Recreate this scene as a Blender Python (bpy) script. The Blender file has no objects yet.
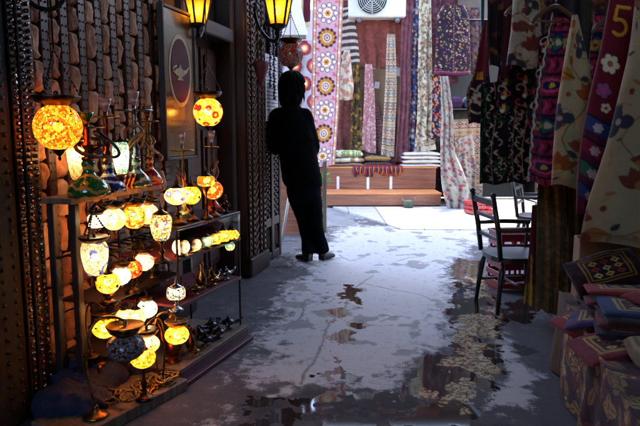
import bpy, math, random
import numpy as np
from mathutils import Vector, Matrix
rnd = random.Random(7)
S = bpy.context.scene
COL = S.collection
PI = math.pi

# ------------------------------------------------------------------ camera model used to survey the photograph
F, HZ, EYE = 600.0, 130.0, 1.2
TH = math.atan((213 - HZ) / F)
CT, ST = math.cos(TH), math.sin(TH)

def P(px, py, d):
    u = (px - 320) / F; v = (213 - py) / F
    Y = CT + v * ST; Z = -ST + v * CT
    return Vector((u / Y * d, d, EYE + Z / Y * d))

def G(px, py, z=0.0):
    u = (px - 320) / F; v = (213 - py) / F
    Y = CT + v * ST; Z = -ST + v * CT
    k = (z - EYE) / Z
    return Vector((u * k, Y * k, z))

def lin(h):
    h = h.lstrip('#')
    o = []
    for i in (0, 2, 4):
        c = int(h[i:i + 2], 16) / 255
        o.append(c / 12.92 if c <= .04045 else ((c + .055) / 1.055) ** 2.4)
    return tuple(o)

# ------------------------------------------------------------------ object helpers
def tag(o, label=None, cat=None, group=None, kind=None):
    if label: o['label'] = label
    if cat: o['category'] = cat
    if group: o['group'] = group
    if kind: o['kind'] = kind
    return o

def thing(name, label, cat, loc=(0, 0, 0), rz=0, group=None):
    o = bpy.data.objects.new(name, None); COL.objects.link(o)
    o.empty_display_size = .1
    o.location = loc; o.rotation_euler = (0, 0, rz)
    return tag(o, label, cat, group)

def copy_tree(o, parent=None):
    c = o.copy(); COL.objects.link(c); c.parent = parent
    for ch in list(o.children): copy_tree(ch, c)
    return c

class MB:
    """collects shapes for ONE mesh"""
    def __init__(s): s.v = []; s.f = []; s.mi = []; s.sm = []
    def add(s, vs, fs, m=0, smooth=False):
        n = len(s.v)
        s.v += [tuple(v) for v in vs]
        for f in fs:
            s.f.append(tuple(i + n for i in f)); s.mi.append(m); s.sm.append(smooth)
        return s
    def box(s, c, size, rot=None, m=0, bev=.004):
        hx, hy, hz = [q / 2 for q in size]
        b = min(bev, hx * .45, hy * .45, hz * .45)
        vs = []; idx = {}
        for sx in (-1, 1):
            for sy in (-1, 1):
                for sz in (-1, 1):
                    for a in range(3):
                        p = [sx * (hx - b), sy * (hy - b), sz * (hz - b)]
                        p[a] = (sx * hx, sy * hy, sz * hz)[a]
                        idx[(sx, sy, sz, a)] = len(vs); vs.append(Vector(p))
        fs = []
        for a in range(3):
            o1, o2 = [(1, 2), (2, 0), (0, 1)][a]
            for sg in (-1, 1):
                q = []
                for (p1, p2) in ((-1, -1), (1, -1), (1, 1), (-1, 1)):
                    k = [0, 0, 0]; k[a] = sg; k[o1] = p1; k[o2] = p2
                    q.append(idx[(*k, a)])
                fs.append(q if sg > 0 else q[::-1])
        for a in range(3):
            o1, o2 = [(1, 2), (2, 0), (0, 1)][a]
            for s1 in (-1, 1):
                for s2 in (-1, 1):
                    k = [0, 0, 0]; k[o1] = s1; k[o2] = s2
                    k0 = k[:]; k0[a] = -1; k1 = k[:]; k1[a] = 1
                    q = [idx[(*k0, o1)], idx[(*k1, o1)], idx[(*k1, o2)], idx[(*k0, o2)]]
                    fs.append(q if s1 * s2 < 0 else q[::-1])
        for sx in (-1, 1):
            for sy in (-1, 1):
                for sz in (-1, 1):
                    q = [idx[(sx, sy, sz, a)] for a in range(3)]
                    fs.append(q if sx * sy * sz > 0 else q[::-1])
        c = Vector(c)
        if rot is not None: vs = [rot @ v for v in vs]
        return s.add([v + c for v in vs], fs, m)
    def beam(s, a, b, w, h, m=0, bev=.003, up=(0, 0, 1)):
        a = Vector(a); b = Vector(b); z = (b - a); L = z.length; z.normalize()
        u = Vector(up)
        if abs(u.dot(z)) > .95: u = Vector((0, 1, 0))
        x = u.cross(z).normalized(); y = z.cross(x)
        R = Matrix((x, y, z)).transposed()
        return s.box((a + b) / 2, (w, h, L), R, m, bev)
    def tube(s, pts, rad, n=8, m=0, caps=True):
        pts = [Vector(p) for p in pts]; k = len(pts)
        if not hasattr(rad, '__len__'): rad = [rad] * k
        vs = []; fs = []
        t0 = (pts[1] - pts[0]).normalized()
        up = Vector((0, 0, 1)) if abs(t0.z) < .9 else Vector((1, 0, 0))
        x = up.cross(t0).normalized()
        for i, p in enumerate(pts):
            t = (pts[min(i + 1, k - 1)] - pts[max(i - 1, 0)])
            if t.length < 1e-9: t = t0
            t.normalize()
            x = (x - t * x.dot(t))
            if x.length < 1e-6: x = t.orthogonal()
            x.normalize(); y = t.cross(x)
            for j in range(n):
                a = 2 * PI * j / n
                vs.append(p + (x * math.cos(a) + y * math.sin(a)) * rad[i])
        for i in range(k - 1):
            for j in range(n):
                a = i * n + j; b = i * n + (j + 1) % n
                fs.append((a, b, b + n, a + n))
        if caps:
            fs.append(tuple(range(n))[::-1]); fs.append(tuple(range((k - 1) * n, k * n)))
        return s.add(vs, fs, m, True)
    def etube(s, rings, n=20, m=0):
        """rings: (centre, rx, ry) level ellipses joined into one closed form"""
        vs = []; fs = []; k = len(rings)
        for c, rx, ry in rings:
            for j in range(n):
                a = 2 * PI * j / n; vs.append(Vector(c) + Vector((rx * math.cos(a), ry * math.sin(a), 0)))
        for i in range(k - 1):
            for j in range(n):
                a = i * n + j; b = i * n + (j + 1) % n; fs.append((a, b, b + n, a + n))
        fs.append(tuple(range(n))[::-1]); fs.append(tuple(range((k - 1) * n, k * n)))
        return s.add(vs, fs, m, True)
    def lathe(s, prof, loc=(0, 0, 0), n=20, m=0, rot=None, sx=1, sy=1, smooth=True, cap=True):
        loc = Vector(loc); vs = []; fs = []; k = len(prof)
        for (r, z) in prof:
            for j in range(n):
                a = 2 * PI * j / n
                v = Vector((r * math.cos(a) * sx, r * math.sin(a) * sy, z))
                if rot is not None: v = rot @ v
                vs.append(v + loc)
        for i in range(k - 1):
            for j in range(n):
                a = i * n + j; b = i * n + (j + 1) % n
                fs.append((a, b, b + n, a + n))
        if cap:
            if prof[0][0] > 1e-4: fs.append(tuple(range(n))[::-1])
            if prof[-1][0] > 1e-4: fs.append(tuple(range((k - 1) * n, k * n)))
        return s.add(vs, fs, m, smooth)
    def ball(s, c, r, m=0, n=10, k=7, sx=1, sy=1, sz=1, rot=None):
        pr = [(max(1e-5, r * math.sin(PI * i / k)), -r * math.cos(PI * i / k) * sz) for i in range(k + 1)]
        return s.lathe(pr, c, n, m, rot, sx, sy, cap=False)
    def build(s, name, mats, parent=None, loc=None, world=False):
        """loc: local location of the object (verts are given relative to it);
        world=True: verts are in world space and get moved into the parent's space"""
        me = bpy.data.meshes.new(name)
        vs = s.v
        if world:
            o0 = Vector(parent.location) if parent is not None else (Vector(loc) if loc is not None else Vector((0, 0, 0)))
            vs = [(v[0] - o0.x, v[1] - o0.y, v[2] - o0.z) for v in vs]
        me.from_pydata(vs, [], s.f)
        me.polygons.foreach_set('material_index', s.mi)
        me.polygons.foreach_set('use_smooth', s.sm)
        if not isinstance(mats, (list, tuple)): mats = [mats]
        for m in mats: me.materials.append(m)
        me.update()
        o = bpy.data.objects.new(name, me); COL.objects.link(o)
        if parent is not None: o.parent = parent
        if loc is not None: o.location = loc
        return o

def bez(p0, p1, p2, p3, n=12):
    p0, p1, p2, p3 = map(Vector, (p0, p1, p2, p3)); o = []
    for i in range(n + 1):
        t = i / n; q = 1 - t
        o.append(p0 * q ** 3 + p1 * 3 * q * q * t + p2 * 3 * q * t * t + p3 * t ** 3)
    return o

def crom(pts, n=6):
    pts = [Vector(p) for p in pts]
    q = [pts[0] * 2 - pts[1]] + pts + [pts[-1] * 2 - pts[-2]]
    o = []
    for i in range(1, len(q) - 2):
        for j in range(n):
            t = j / n
            o.append(.5 * ((2 * q[i]) + (q[i + 1] - q[i - 1]) * t + (2 * q[i - 1] - 5 * q[i] + 4 * q[i + 1] - q[i + 2]) * t * t
                           + (3 * q[i] - q[i - 1] - 3 * q[i + 1] + q[i + 2]) * t ** 3))
    o.append(pts[-1]); return o

# ------------------------------------------------------------------ materials (all node based)
class NT:
    def __init__(s, m): s.t = m.node_tree; s.n = s.t.nodes; s.l = s.t.links
    def new(s, typ, **kw):
        x = s.n.new(typ)
        for k, v in kw.items():
            if k.startswith('i_'): x.inputs[k[2:].replace('_', ' ')].default_value = v
            else: setattr(x, k, v)
        return x
    def link(s, a, b): s.l.new(a, b)

def new_mat(name):
    m = bpy.data.materials.new(name); m.use_nodes = True
    t = NT(m)
    for x in list(t.n):
        if x.type not in ('OUTPUT_MATERIAL', 'BSDF_PRINCIPLED'): t.n.remove(x)
    b = next(x for x in t.n if x.type == 'BSDF_PRINCIPLED')
    return m, t, b

_mc = {}
def pm(name, col, rough=.6, metal=0.0, var=.25, scale=12, bump=.15, bscale=60, rvar=.15, spec=None, dirt=None, stretch=None):
    """principled with mottled colour, uneven gloss and fine relief"""
    if name in _mc: return _mc[name]
    if isinstance(col, str): col = lin(col)
    m, t, b = new_mat(name)
    tc = t.new('ShaderNodeTexCoord')
    src = tc.outputs['Object']
    if stretch:
        mp = t.new('ShaderNodeMapping'); mp.inputs['Scale'].default_value = stretch
        t.link(src, mp.inputs[0]); src = mp.outputs[0]
    n = t.new('ShaderNodeTexNoise'); n.inputs['Scale'].default_value = scale; n.inputs['Detail'].default_value = 6; n.inputs['Roughness'].default_value = .65
    t.link(src, n.inputs['Vector'])
    r = t.new('ShaderNodeValToRGB')
    lo = tuple(c * (1 - var) for c in col); hi = tuple(min(1, c * (1 + var)) for c in col)
    if dirt: lo = lin(dirt) if isinstance(dirt, str) else dirt
    r.color_ramp.elements[0].position = .32; r.color_ramp.elements[1].position = .68
    r.color_ramp.elements[0].color = (*lo, 1); r.color_ramp.elements[1].color = (*hi, 1)
    t.link(n.outputs['Fac'], r.inputs[0]); t.link(r.outputs[0], b.inputs['Base Color'])
    mr = t.new('ShaderNodeMapRange'); mr.inputs['To Min'].default_value = max(.02, rough - rvar); mr.inputs['To Max'].default_value = min(1, rough + rvar)
    t.link(n.outputs['Fac'], mr.inputs['Value']); t.link(mr.outputs[0], b.inputs['Roughness'])
    b.inputs['Metallic'].default_value = metal
    if spec is not None: b.inputs['Specular IOR Level'].default_value = spec
    if bump:
        n2 = t.new('ShaderNodeTexNoise'); n2.inputs['Scale'].default_value = bscale; n2.inputs['Detail'].default_value = 4
        t.link(src, n2.inputs['Vector'])
        bp = t.new('ShaderNodeBump'); bp.inputs['Strength'].default_value = bump; bp.inputs['Distance'].default_value = .01
        t.link(n2.outputs['Fac'], bp.inputs['Height']); t.link(bp.outputs[0], b.inputs['Normal'])
    _mc[name] = m
    return m

def wood(name, dark, light, rough=.55, scale=3.0, stretch=(14, 14, 1.0), bump=.2):
    return pm(name, tuple((a + b) / 2 for a, b in zip(lin(dark), lin(light))), rough, 0, .4, scale, bump, 30, .12, dirt=dark, stretch=stretch)

def fabric(name='woven_cloth', attr='Col', rough=.9, weave=420, amp=.35):
    if name in _mc: return _mc[name]
    m, t, b = new_mat(name)
    a = t.new('ShaderNodeAttribute', attribute_name=attr)
    tc = t.new('ShaderNodeTexCoord')
    n = t.new('ShaderNodeTexNoise'); n.inputs['Scale'].default_value = 9; n.inputs['Detail'].default_value = 5
    n3 = t.new('ShaderNodeTexNoise'); n3.inputs['Scale'].default_value = weave; n3.inputs['Detail'].default_value = 2
    t.link(tc.outputs['Object'], n.inputs['Vector']); t.link(tc.outputs['Object'], n3.inputs['Vector'])
    mr = t.new('ShaderNodeMapRange'); mr.inputs['To Min'].default_value = .68; mr.inputs['To Max'].default_value = 1.22
    t.link(n.outputs['Fac'], mr.inputs['Value'])
    mr2 = t.new('ShaderNodeMapRange'); mr2.inputs['To Min'].default_value = 1 - amp; mr2.inputs['To Max'].default_value = 1 + amp
    t.link(n3.outputs['Fac'], mr2.inputs['Value'])
    mu = t.new('ShaderNodeMath', operation='MULTIPLY'); t.link(mr.outputs[0], mu.inputs[0]); t.link(mr2.outputs[0], mu.inputs[1])
    vm = t.new('ShaderNodeVectorMath', operation='SCALE'); t.link(a.outputs['Color'], vm.inputs[0]); t.link(mu.outputs[0], vm.inputs['Scale'])
    t.link(vm.outputs[0], b.inputs['Base Color'])
    b.inputs['Roughness'].default_value = rough
    b.inputs['Specular IOR Level'].default_value = .2
    b.inputs['Sheen Weight'].default_value = .12
    nb = t.new('ShaderNodeTexNoise'); nb.inputs['Scale'].default_value = 26; nb.inputs['Detail'].default_value = 6
    t.link(tc.outputs['Object'], nb.inputs['Vector'])
    ad = t.new('ShaderNodeMath', operation='MULTIPLY_ADD'); ad.inputs[1].default_value = .18
    t.link(n3.outputs['Fac'], ad.inputs[0]); t.link(nb.outputs['Fac'], ad.inputs[2])
    bp = t.new('ShaderNodeBump'); bp.inputs['Strength'].default_value = .35; bp.inputs['Distance'].default_value = .012
    t.link(ad.outputs[0], bp.inputs['Height']); t.link(bp.outputs[0], b.inputs['Normal'])
    _mc[name] = m
    return m

def mosaic(name, palette, scale=70, clear=.22, grout=.06, tint=(1, 1, 1), gcol=(.02, .012, .008), big=None, opaque=.16):
    """stained glass shell: coloured translucent pieces with grout lines; the bulb inside lights it"""
    if name in _mc: return _mc[name]
    m = bpy.data.materials.new(name); m.use_nodes = True
    t = NT(m); t.n.clear()
    out = t.new('ShaderNodeOutputMaterial')
    tc = t.new('ShaderNodeTexCoord')
    vo = t.new('ShaderNodeTexVoronoi'); vo.inputs['Scale'].default_value = scale
    ve = t.new('ShaderNodeTexVoronoi', feature='DISTANCE_TO_EDGE'); ve.inputs['Scale'].default_value = scale
    t.link(tc.outputs['Object'], vo.inputs['Vector']); t.link(tc.outputs['Object'], ve.inputs['Vector'])
    sep = t.new('ShaderNodeSeparateColor'); t.link(vo.outputs['Color'], sep.inputs[0])
    def ramp(pal, fac):
        r = t.new('ShaderNodeValToRGB'); r.color_ramp.interpolation = 'CONSTANT'
        e = r.color_ramp.elements
        while len(e) < len(pal): e.new(.5)
        for i, c in enumerate(pal):
            e[i].position = i / len(pal); e[i].color = (*(lin(c) if isinstance(c, str) else c), 1)
        t.link(fac, r.inputs[0]); return r.outputs[0]
    col = ramp(palette, sep.outputs[0])
    if big:
        vb = t.new('ShaderNodeTexVoronoi'); vb.inputs['Scale'].default_value = big[0]
        t.link(tc.outputs['Object'], vb.inputs['Vector'])
        ring = t.new('ShaderNodeMath', operation='LESS_THAN'); ring.inputs[1].default_value = big[2]
        t.link(vb.outputs['Distance'], ring.inputs[0])
        sp = t.new('ShaderNodeMath', operation='MULTIPLY'); sp.inputs[1].default_value = big[3] if len(big) > 3 else 2.4
        t.link(vb.outputs['Distance'], sp.inputs[0])
        c2 = ramp(big[1], sp.outputs[0])
        mx = t.new('ShaderNodeMix', data_type='RGBA'); t.link(ring.outputs[0], mx.inputs[0]); t.link(col, mx.inputs[6]); t.link(c2, mx.inputs[7])
        col = mx.outputs[2]
    clear = min(.55, clear * 1.9)
    tr = t.new('ShaderNodeBsdfTranslucent'); tp = t.new('ShaderNodeBsdfTransparent')
    t.link(col, tr.inputs[0]); t.link(col, tp.inputs[0])
    m1 = t.new('ShaderNodeMixShader'); m1.inputs[0].default_value = clear
    t.link(tr.outputs[0], m1.inputs[1]); t.link(tp.outputs[0], m1.inputs[2])
    df = t.new('ShaderNodeBsdfDiffuse'); t.link(col, df.inputs[0])
    m0 = t.new('ShaderNodeMixShader'); m0.inputs[0].default_value = opaque
    t.link(m1.outputs[0], m0.inputs[1]); t.link(df.outputs[0], m0.inputs[2])
    gl = t.new('ShaderNodeBsdfGlossy'); gl.inputs['Roughness'].default_value = .12
    m2 = t.new('ShaderNodeMixShader'); m2.inputs[0].default_value = .05
    t.link(m0.outputs[0], m2.inputs[1]); t.link(gl.outputs[0], m2.inputs[2])
    if grout:
        lt = t.new('ShaderNodeMath', operation='LESS_THAN'); lt.inputs[1].default_value = grout
        t.link(ve.outputs['Distance'], lt.inputs[0])
        gd = t.new('ShaderNodeBsdfDiffuse'); gd.inputs[0].default_value = (*gcol, 1)
        m3 = t.new('ShaderNodeMixShader'); t.link(lt.outputs[0], m3.inputs[0]); t.link(m2.outputs[0], m3.inputs[1]); t.link(gd.outputs[0], m3.inputs[2])
        last = m3
    else: last = m2
    t.link(last.outputs[0], out.inputs[0])
    _mc[name] = m
    return m

def emit(name, col, strength):
    if name in _mc: return _mc[name]
    m = bpy.data.materials.new(name); m.use_nodes = True
    t = NT(m); t.n.clear()
    out = t.new('ShaderNodeOutputMaterial'); e = t.new('ShaderNodeEmission')
    e.inputs[0].default_value = (*col, 1); e.inputs[1].default_value = strength
    t.link(e.outputs[0], out.inputs[0]); _mc[name] = m
    return m

def glass(name, col=(1, 1, 1), alpha=.93, rough=.05, spec=.12):
    if name in _mc: return _mc[name]
    m = bpy.data.materials.new(name); m.use_nodes = True
    t = NT(m); t.n.clear()
    out = t.new('ShaderNodeOutputMaterial'); tp = t.new('ShaderNodeBsdfTransparent'); gl = t.new('ShaderNodeBsdfGlossy')
    tp.inputs[0].default_value = (*col, 1); gl.inputs['Roughness'].default_value = rough
    fr = t.new('ShaderNodeFresnel'); fr.inputs[0].default_value = 1.45
    mx = t.new('ShaderNodeMixShader'); t.link(fr.outputs[0], mx.inputs[0]); t.link(tp.outputs[0], mx.inputs[1]); t.link(gl.outputs[0], mx.inputs[2])
    t.link(mx.outputs[0], out.inputs[0]); _mc[name] = m
    return m

def M_(n): return _mc[n]
pm('dark_bronze', '#4a3422', .34, .9, .5, 30, .2, 120, .2, dirt='#120b08')
pm('old_brass', '#a07a3c', .34, .95, .4, 25, .15, 120, .2, dirt='#2c1c0c')
pm('bright_brass', '#b98f4a', .25, 1, .3, 25, .1, 120, .15, dirt='#5a3d18')
pm('copper', '#a3592c', .3, 1, .35, 22, .1, 120, .15, dirt='#4c2410')
pm('pewter', '#565260', .3, .95, .4, 25, .15, 100, .15, dirt='#16141a')
pm('silver', '#a8a6ac', .25, 1, .3, 25, .1, 100, .15, dirt='#4a484c')
pm('black_iron', '#17120f', .5, .6, .4, 30, .2, 100, .2)
wood('dark_wood', '#140b09', '#35211a', .5)
wood('red_wood', '#2a1114', '#4e2226', .4)
wood('aged_wood', '#3a2a1e', '#6e553e', .6)
wood('plank_wood', '#4a3d30', '#8a765e', .6)
# ------------------------------------------------------------------ cloth with its woven / embroidered pattern
class Pat:
    """pattern in cloth space: U metres across, V metres down; colours are the thread colours"""
    def __init__(s, U, V, W, H, seed=0):
        s.U, s.V, s.W, s.H = U, V, W, H
        s.C = np.zeros((U.size, 3)); s.s = seed; s.r = random.Random(seed)
    def fill(s, c): s.C[:] = lin(c); return s
    def put(s, mask, c): s.C[mask] = lin(c)
    def disc(s, x, y, r, c): s.put((s.U - x) ** 2 + (s.V - y) ** 2 < r * r, c)
    def ring(s, x, y, r0, r1, c):
        q = (s.U - x) ** 2 + (s.V - y) ** 2; s.put((q < r1 * r1) & (q > r0 * r0), c)
    def ell(s, x, y, a, b, ang, c):
        ca, sa = math.cos(ang), math.sin(ang); dx, dy = s.U - x, s.V - y
        s.put(((dx * ca + dy * sa) / a) ** 2 + ((-dx * sa + dy * ca) / b) ** 2 < 1, c)
    def leaf(s, x, y, L, w, ang, c, vein=None):
        ca, sa = math.cos(ang), math.sin(ang); dx, dy = s.U - x, s.V - y
        p = (dx * ca + dy * sa) / L; q = np.abs(-dx * sa + dy * ca)
        ins = (p > 0) & (p < 1) & (q < w * np.sin(PI * np.clip(p, 0, 1) ** .8))
        s.put(ins, c)
        if vein: s.put(ins & (q < w * .12), vein)
    def flower(s, x, y, r, n, c, cc=None, a0=0, rim=None, sharp=.35):
        dx, dy = s.U - x, s.V - y; rr = np.hypot(dx, dy); an = np.arctan2(dy, dx) + a0
        rad = r * (1 - sharp + sharp * np.abs(np.cos(an * n / 2)) ** .7)
        if rim: s.put(rr < rad * 1.18, rim)
        s.put(rr < rad, c)
        if cc: s.disc(x, y, r * .32, cc)
    def stroke(s, pts, w, c):
        best = np.full(s.U.size, 1e9)
        for (x0, y0), (x1, y1) in zip(pts[:-1], pts[1:]):
            ex, ey = x1 - x0, y1 - y0; L = ex * ex + ey * ey + 1e-12
            k = np.clip(((s.U - x0) * ex + (s.V - y0) * ey) / L, 0, 1)
            best = np.minimum(best, np.hypot(s.U - x0 - k * ex, s.V - y0 - k * ey))
        s.put(best < w / 2, c)
    def arc(s, x, y, r, a0, a1, w, c, n=10):
        s.stroke([(x + r * math.cos(a0 + (a1 - a0) * i / n), y + r * math.sin(a0 + (a1 - a0) * i / n)) for i in range(n + 1)], w, c)
    def curl(s, x, y, r, a0, turn, w, c, n=14):
        pts = []
        for i in range(n + 1):
            t = i / n; a = a0 + turn * t; q = r * (1 - .75 * t)
            pts.append((x + q * math.cos(a), y + q * math.sin(a)))
        s.stroke(pts, w, c)
    def band(s, v0, v1, c): s.put((s.V > v0) & (s.V < v1), c)
    def vband(s, u0, u1, c): s.put((s.U > u0) & (s.U < u1), c)

def vnoise(x, y, seed=0, scale=1.0, octv=4):
    r = np.random.RandomState(seed); T = r.rand(256, 256); o = np.zeros_like(x, dtype=float); a = 1.; tot = 0
    x = x * scale; y = y * scale
    for k in range(octv):
        xi = np.floor(x).astype(int); yi = np.floor(y).astype(int); fx = x - xi; fy = y - yi
        fx = fx * fx * (3 - 2 * fx); fy = fy * fy * (3 - 2 * fy)
        a00 = T[xi % 256, yi % 256]; a10 = T[(xi + 1) % 256, yi % 256]; a01 = T[xi % 256, (yi + 1) % 256]; a11 = T[(xi + 1) % 256, (yi + 1) % 256]
        o += a * ((a00 * (1 - fx) + a10 * fx) * (1 - fy) + (a01 * (1 - fx) + a11 * fx) * fy)
        tot += a; a *= .5; x = x * 2.03 + 17.3; y = y * 2.03 + 5.1
    return o / tot

def grid_mesh(name, X, C, mats, loc, parent=None, wrap=False):
    """X (nv,nu,3) world points, C (nv,nu,3) thread colours"""
    nv, nu, _ = X.shape
    loc = np.array(loc)
    V = (X - loc).reshape(-1, 3)
    i = np.arange(nv - 1)[:, None] * nu; j = np.arange(nu if wrap else nu - 1)[None, :]
    j2 = (j + 1) % nu
    Fq = np.stack([i + j, i + nu + j, i + nu + j2, i + j2], -1).reshape(-1, 4)
    me = bpy.data.meshes.new(name)
    me.vertices.add(len(V)); me.vertices.foreach_set('co', V.astype(np.float32).ravel())
    me.loops.add(Fq.size); me.loops.foreach_set('vertex_index', Fq.astype(np.int32).ravel())
    me.polygons.add(len(Fq))
    me.polygons.foreach_set('loop_start', (np.arange(len(Fq)) * 4).astype(np.int32))
    me.polygons.foreach_set('use_smooth', np.ones(len(Fq), dtype=bool))
    me.update(calc_edges=True)
    if C is not None:
        ca = me.color_attributes.new('Col', 'FLOAT_COLOR', 'POINT')
        k = C.shape[-1]; A = np.ones((nv * nu, 4), np.float32); A[:, :k] = C.reshape(-1, k)
        ca.data.foreach_set('color', A.ravel())
    if not isinstance(mats, (list, tuple)): mats = [mats]
    for m in mats: me.materials.append(m)
    o = bpy.data.objects.new(name, me); COL.objects.link(o)
    o.location = loc
    if parent is not None:
        o.parent = parent; o.location = Vector(loc) - Vector(parent.location)
    return o

CLOTH = fabric()
def loft(name, L, R, pat, folds=3, amp=.02, res=.008, seed=0, th=0.0, mat=None, parent=None, droop=0.0, round_end=True, gather=.3, hem=.008, bulge=1.0):
    """cloth between a left and a right edge line (world points, same count, top to bottom).
    th > 0 makes a closed, stuffed or two-layer shape (bag, garment)"""
    L = np.array([tuple(p) for p in L]); R = np.array([tuple(p) for p in R])
    mid = (L + R) / 2
    cl = np.concatenate([[0], np.cumsum(np.linalg.norm(np.diff(mid, axis=0), axis=1))]); Hh = cl[-1]
    Wd = np.linalg.norm(R - L, axis=1); W = Wd.max() * .5 + Wd.mean() * .5
    nv = max(6, int(Hh / res)); nu = max(6, int(W / res))
    v = np.linspace(0, 1, nv)
    def at(E):
        out = np.stack([np.interp(v * Hh, cl, E[:, k]) for k in range(3)], -1)
        q = out.copy(); w = max(1, nv // 24)
        for _ in range(3):
            pdd = np.pad(q, ((w, w), (0, 0)), mode='edge'); q = (pdd[:-2 * w] + 2 * q + pdd[2 * w:]) / 4
        q[0] = out[0]; q[-1] = out[-1]
        return q
    A, B = at(L), at(R)
    def sheet(u, back=False):
        uu = u[None, :]; vv = v[:, None]
        X = A[:, None, :] * (1 - uu[..., None]) + B[:, None, :] * uu[..., None]
        ax = (B - A).mean(0); n = np.array([ax[1], -ax[0], 0]); n /= (np.linalg.norm(n) + 1e-9)
        if n[1] > 0: n = -n
        fal = gather + (1 - gather) * np.minimum(1, vv * 1.6)
        ph = 2 * PI * (folds * uu + .22 * np.sin(2.3 * vv + seed) + .12 * np.sin(5.1 * vv * Hh + 3 * uu + seed * 1.7)) + seed
        off = amp * fal * (np.sin(ph) + .35 * np.sin(2.1 * ph + 1.3 + seed))
        off = off + amp * 1.6 * (vnoise(uu * W + seed * 3.1 + 0 * vv, vv * Hh + 0 * uu, 3, 7, 3) - .5)
        if th:
            sh = np.sqrt(np.clip(1 - (2 * uu - 1) ** 2, 0, 1)) ** .7
            pv = np.sqrt(np.clip(1 - np.clip((vv - (1 - .16)) / .16, 0, 1) ** 2, 0, 1)) if round_end else 1
            pv = pv * np.minimum(1, (.25 + vv * 2.2)) if bulge else pv
            off = off * (.2 + .8 * sh) + (-1 if back else 1) * th * sh * pv
        X = X + n[None, None, :] * off[..., None]
        if hem: X[..., 2] += hem * np.sin(2 * PI * (1.3 * uu + seed)) * vv ** 3 * (1 if True else 0)
        U = np.broadcast_to(uu * W, (nv, u.size)); Vv = np.broadcast_to(vv * Hh, (nv, u.size))
        cs = 0
        for ju, jv in ((-.25, -.25), (.25, -.25), (-.25, .25), (.25, .25)):      # four tries per point soften the thread edges
            p = Pat(U.ravel() + ju * res, Vv.ravel() + jv * res, W, Hh, seed); pat(p); cs = cs + p.C * .25
        return X, cs.reshape(nv, u.size, 3)
    u = np.linspace(0, 1, nu)
    loc = tuple(mid[0])
    if th:
        X1, C1 = sheet(u); X2, C2 = sheet(u[::-1][1:-1], True)
        X = np.concatenate([X1, X2], 1); C = np.concatenate([C1, C2], 1)
        return grid_mesh(name, X, C, mat or CLOTH, loc, parent, wrap=True)
    X, C = sheet(u)
    return grid_mesh(name, X, C, mat or CLOTH, loc, parent)

def hang(name, label, cat, L, R, dL, dR, pat, group=None, **kw):
    o = loft(name, [P(x, y, dL) for x, y in L], [P(x, y, dR) for x, y in R], pat, **kw)
    return tag(o, label, cat, group)

# ---- the patterns
def p_plain(c, c2=None):
    def f(p):
        p.fill(c)
        if c2:
            for k in range(14):
                x = p.r.uniform(0, p.W); p.vband(x, x + .006, c2)
    return f
def p_suzani(p):
    p.fill('#bd8f98'); W = p.W
    for a, b, c in ((0, .05, '#8d5a6a'), (.05, .11, '#c89a70'), (.11, .13, '#6b3146'), (.87, .89, '#6b3146'), (.89, .96, '#c8a480'), (.96, 1, '#8d5a6a')):
        p.vband(a * W, b * W, c)
    y = .02; k = 0
    while y < p.H:
        for x in (.08 * W, .925 * W): p.disc(x, y * 1.0, .03 * W, '#c98038' if k % 2 else '#f3ece4')
        y += .085; k += 1
    y = .06; k = 0; st = .375
    while y < p.H + .2:
        x = W * .5
        for sg in (-1, 1):
            for dy in (-.17, .17): p.disc(x + sg * .27 * W, y + dy, .035 * W, '#c4527a'); 
            p.leaf(x + sg * .3 * W, y + .188, .1 * W, .03 * W, sg * .8, '#b86a3c')
            p.leaf(x + sg * .3 * W, y + .188, .1 * W, .03 * W, PI - sg * .8, '#7c4a50')
        if k % 2:
            for i in range(9):
                a = 2 * PI * i / 9
                p.disc(x + .27 * W * math.cos(a), y + .27 * W * math.sin(a), .085 * W, '#3d1428')
            for i in range(9):
                a = 2 * PI * i / 9
                p.disc(x + .27 * W * math.cos(a), y + .27 * W * math.sin(a), .062 * W, '#d4ccc6')
            p.disc(x, y, .15 * W, '#e8cdb0'); p.flower(x, y, .11 * W, 6, '#b87c30', '#4a1830')
        else:
            p.flower(x, y, .34 * W, 12, '#4a1a30', None, 0, None, .2); p.flower(x, y, .27 * W, 12, '#b87c34', None, .2, None, .25)
            p.disc(x, y, .15 * W, '#ccc2b8'); p.ring(x, y, .08 * W, .11 * W, '#4a1a30'); p.disc(x, y, .04 * W, '#c23a4a')
        y += st; k += 1
def p_suzani_wide(p):
    p.fill('#b4a8ac'); r = p.r
    for i in range(-1, 4):
        for j in range(-1, 6):
            x = i * .34 + .1 + (.17 if j % 2 else 0); y = j * .3 + .12
            p.disc(x, y, .13, '#3c1630'); p.flower(x, y, .12, 14, '#b8384a', None, 0, None, .25); p.disc(x, y, .07, '#e8a04a'); p.disc(x, y, .04, '#f0e8e8')
            p.curl(x, y, .16, 0, 4.5, .01, '#3a5a48')
def p_stripes(c1, c2, w=.05, vert=False, c3=None):
    def f(p):
        p.fill(c1); q = p.U if vert else p.V + .03 * np.sin(p.U * 9)
        p.put((q / w) % 2 < .9, c2)
        if c3: p.put((q / w) % 2 > 1.75, c3)
    return f
def p_scatter(bg, cols, n=60, r0=.008, r1=.02, leaves=None, petals=5):
    def f(p):
        p.fill(bg)
        A = p.W * p.H; k = int(n * A / .2) + 4
        for i in range(min(k, 420)):
            x, y = p.r.uniform(0, p.W), p.r.uniform(0, p.H)
            if leaves and i % 2: p.leaf(x, y, r1 * 2.2, r0 * .9, p.r.uniform(0, 6.3), p.r.choice(leaves))
            else:
                p.flower(x, y, p.r.uniform(r0, r1), petals, p.r.choice(cols), p.r.choice(cols), p.r.uniform(0, 6))
    return f
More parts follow.
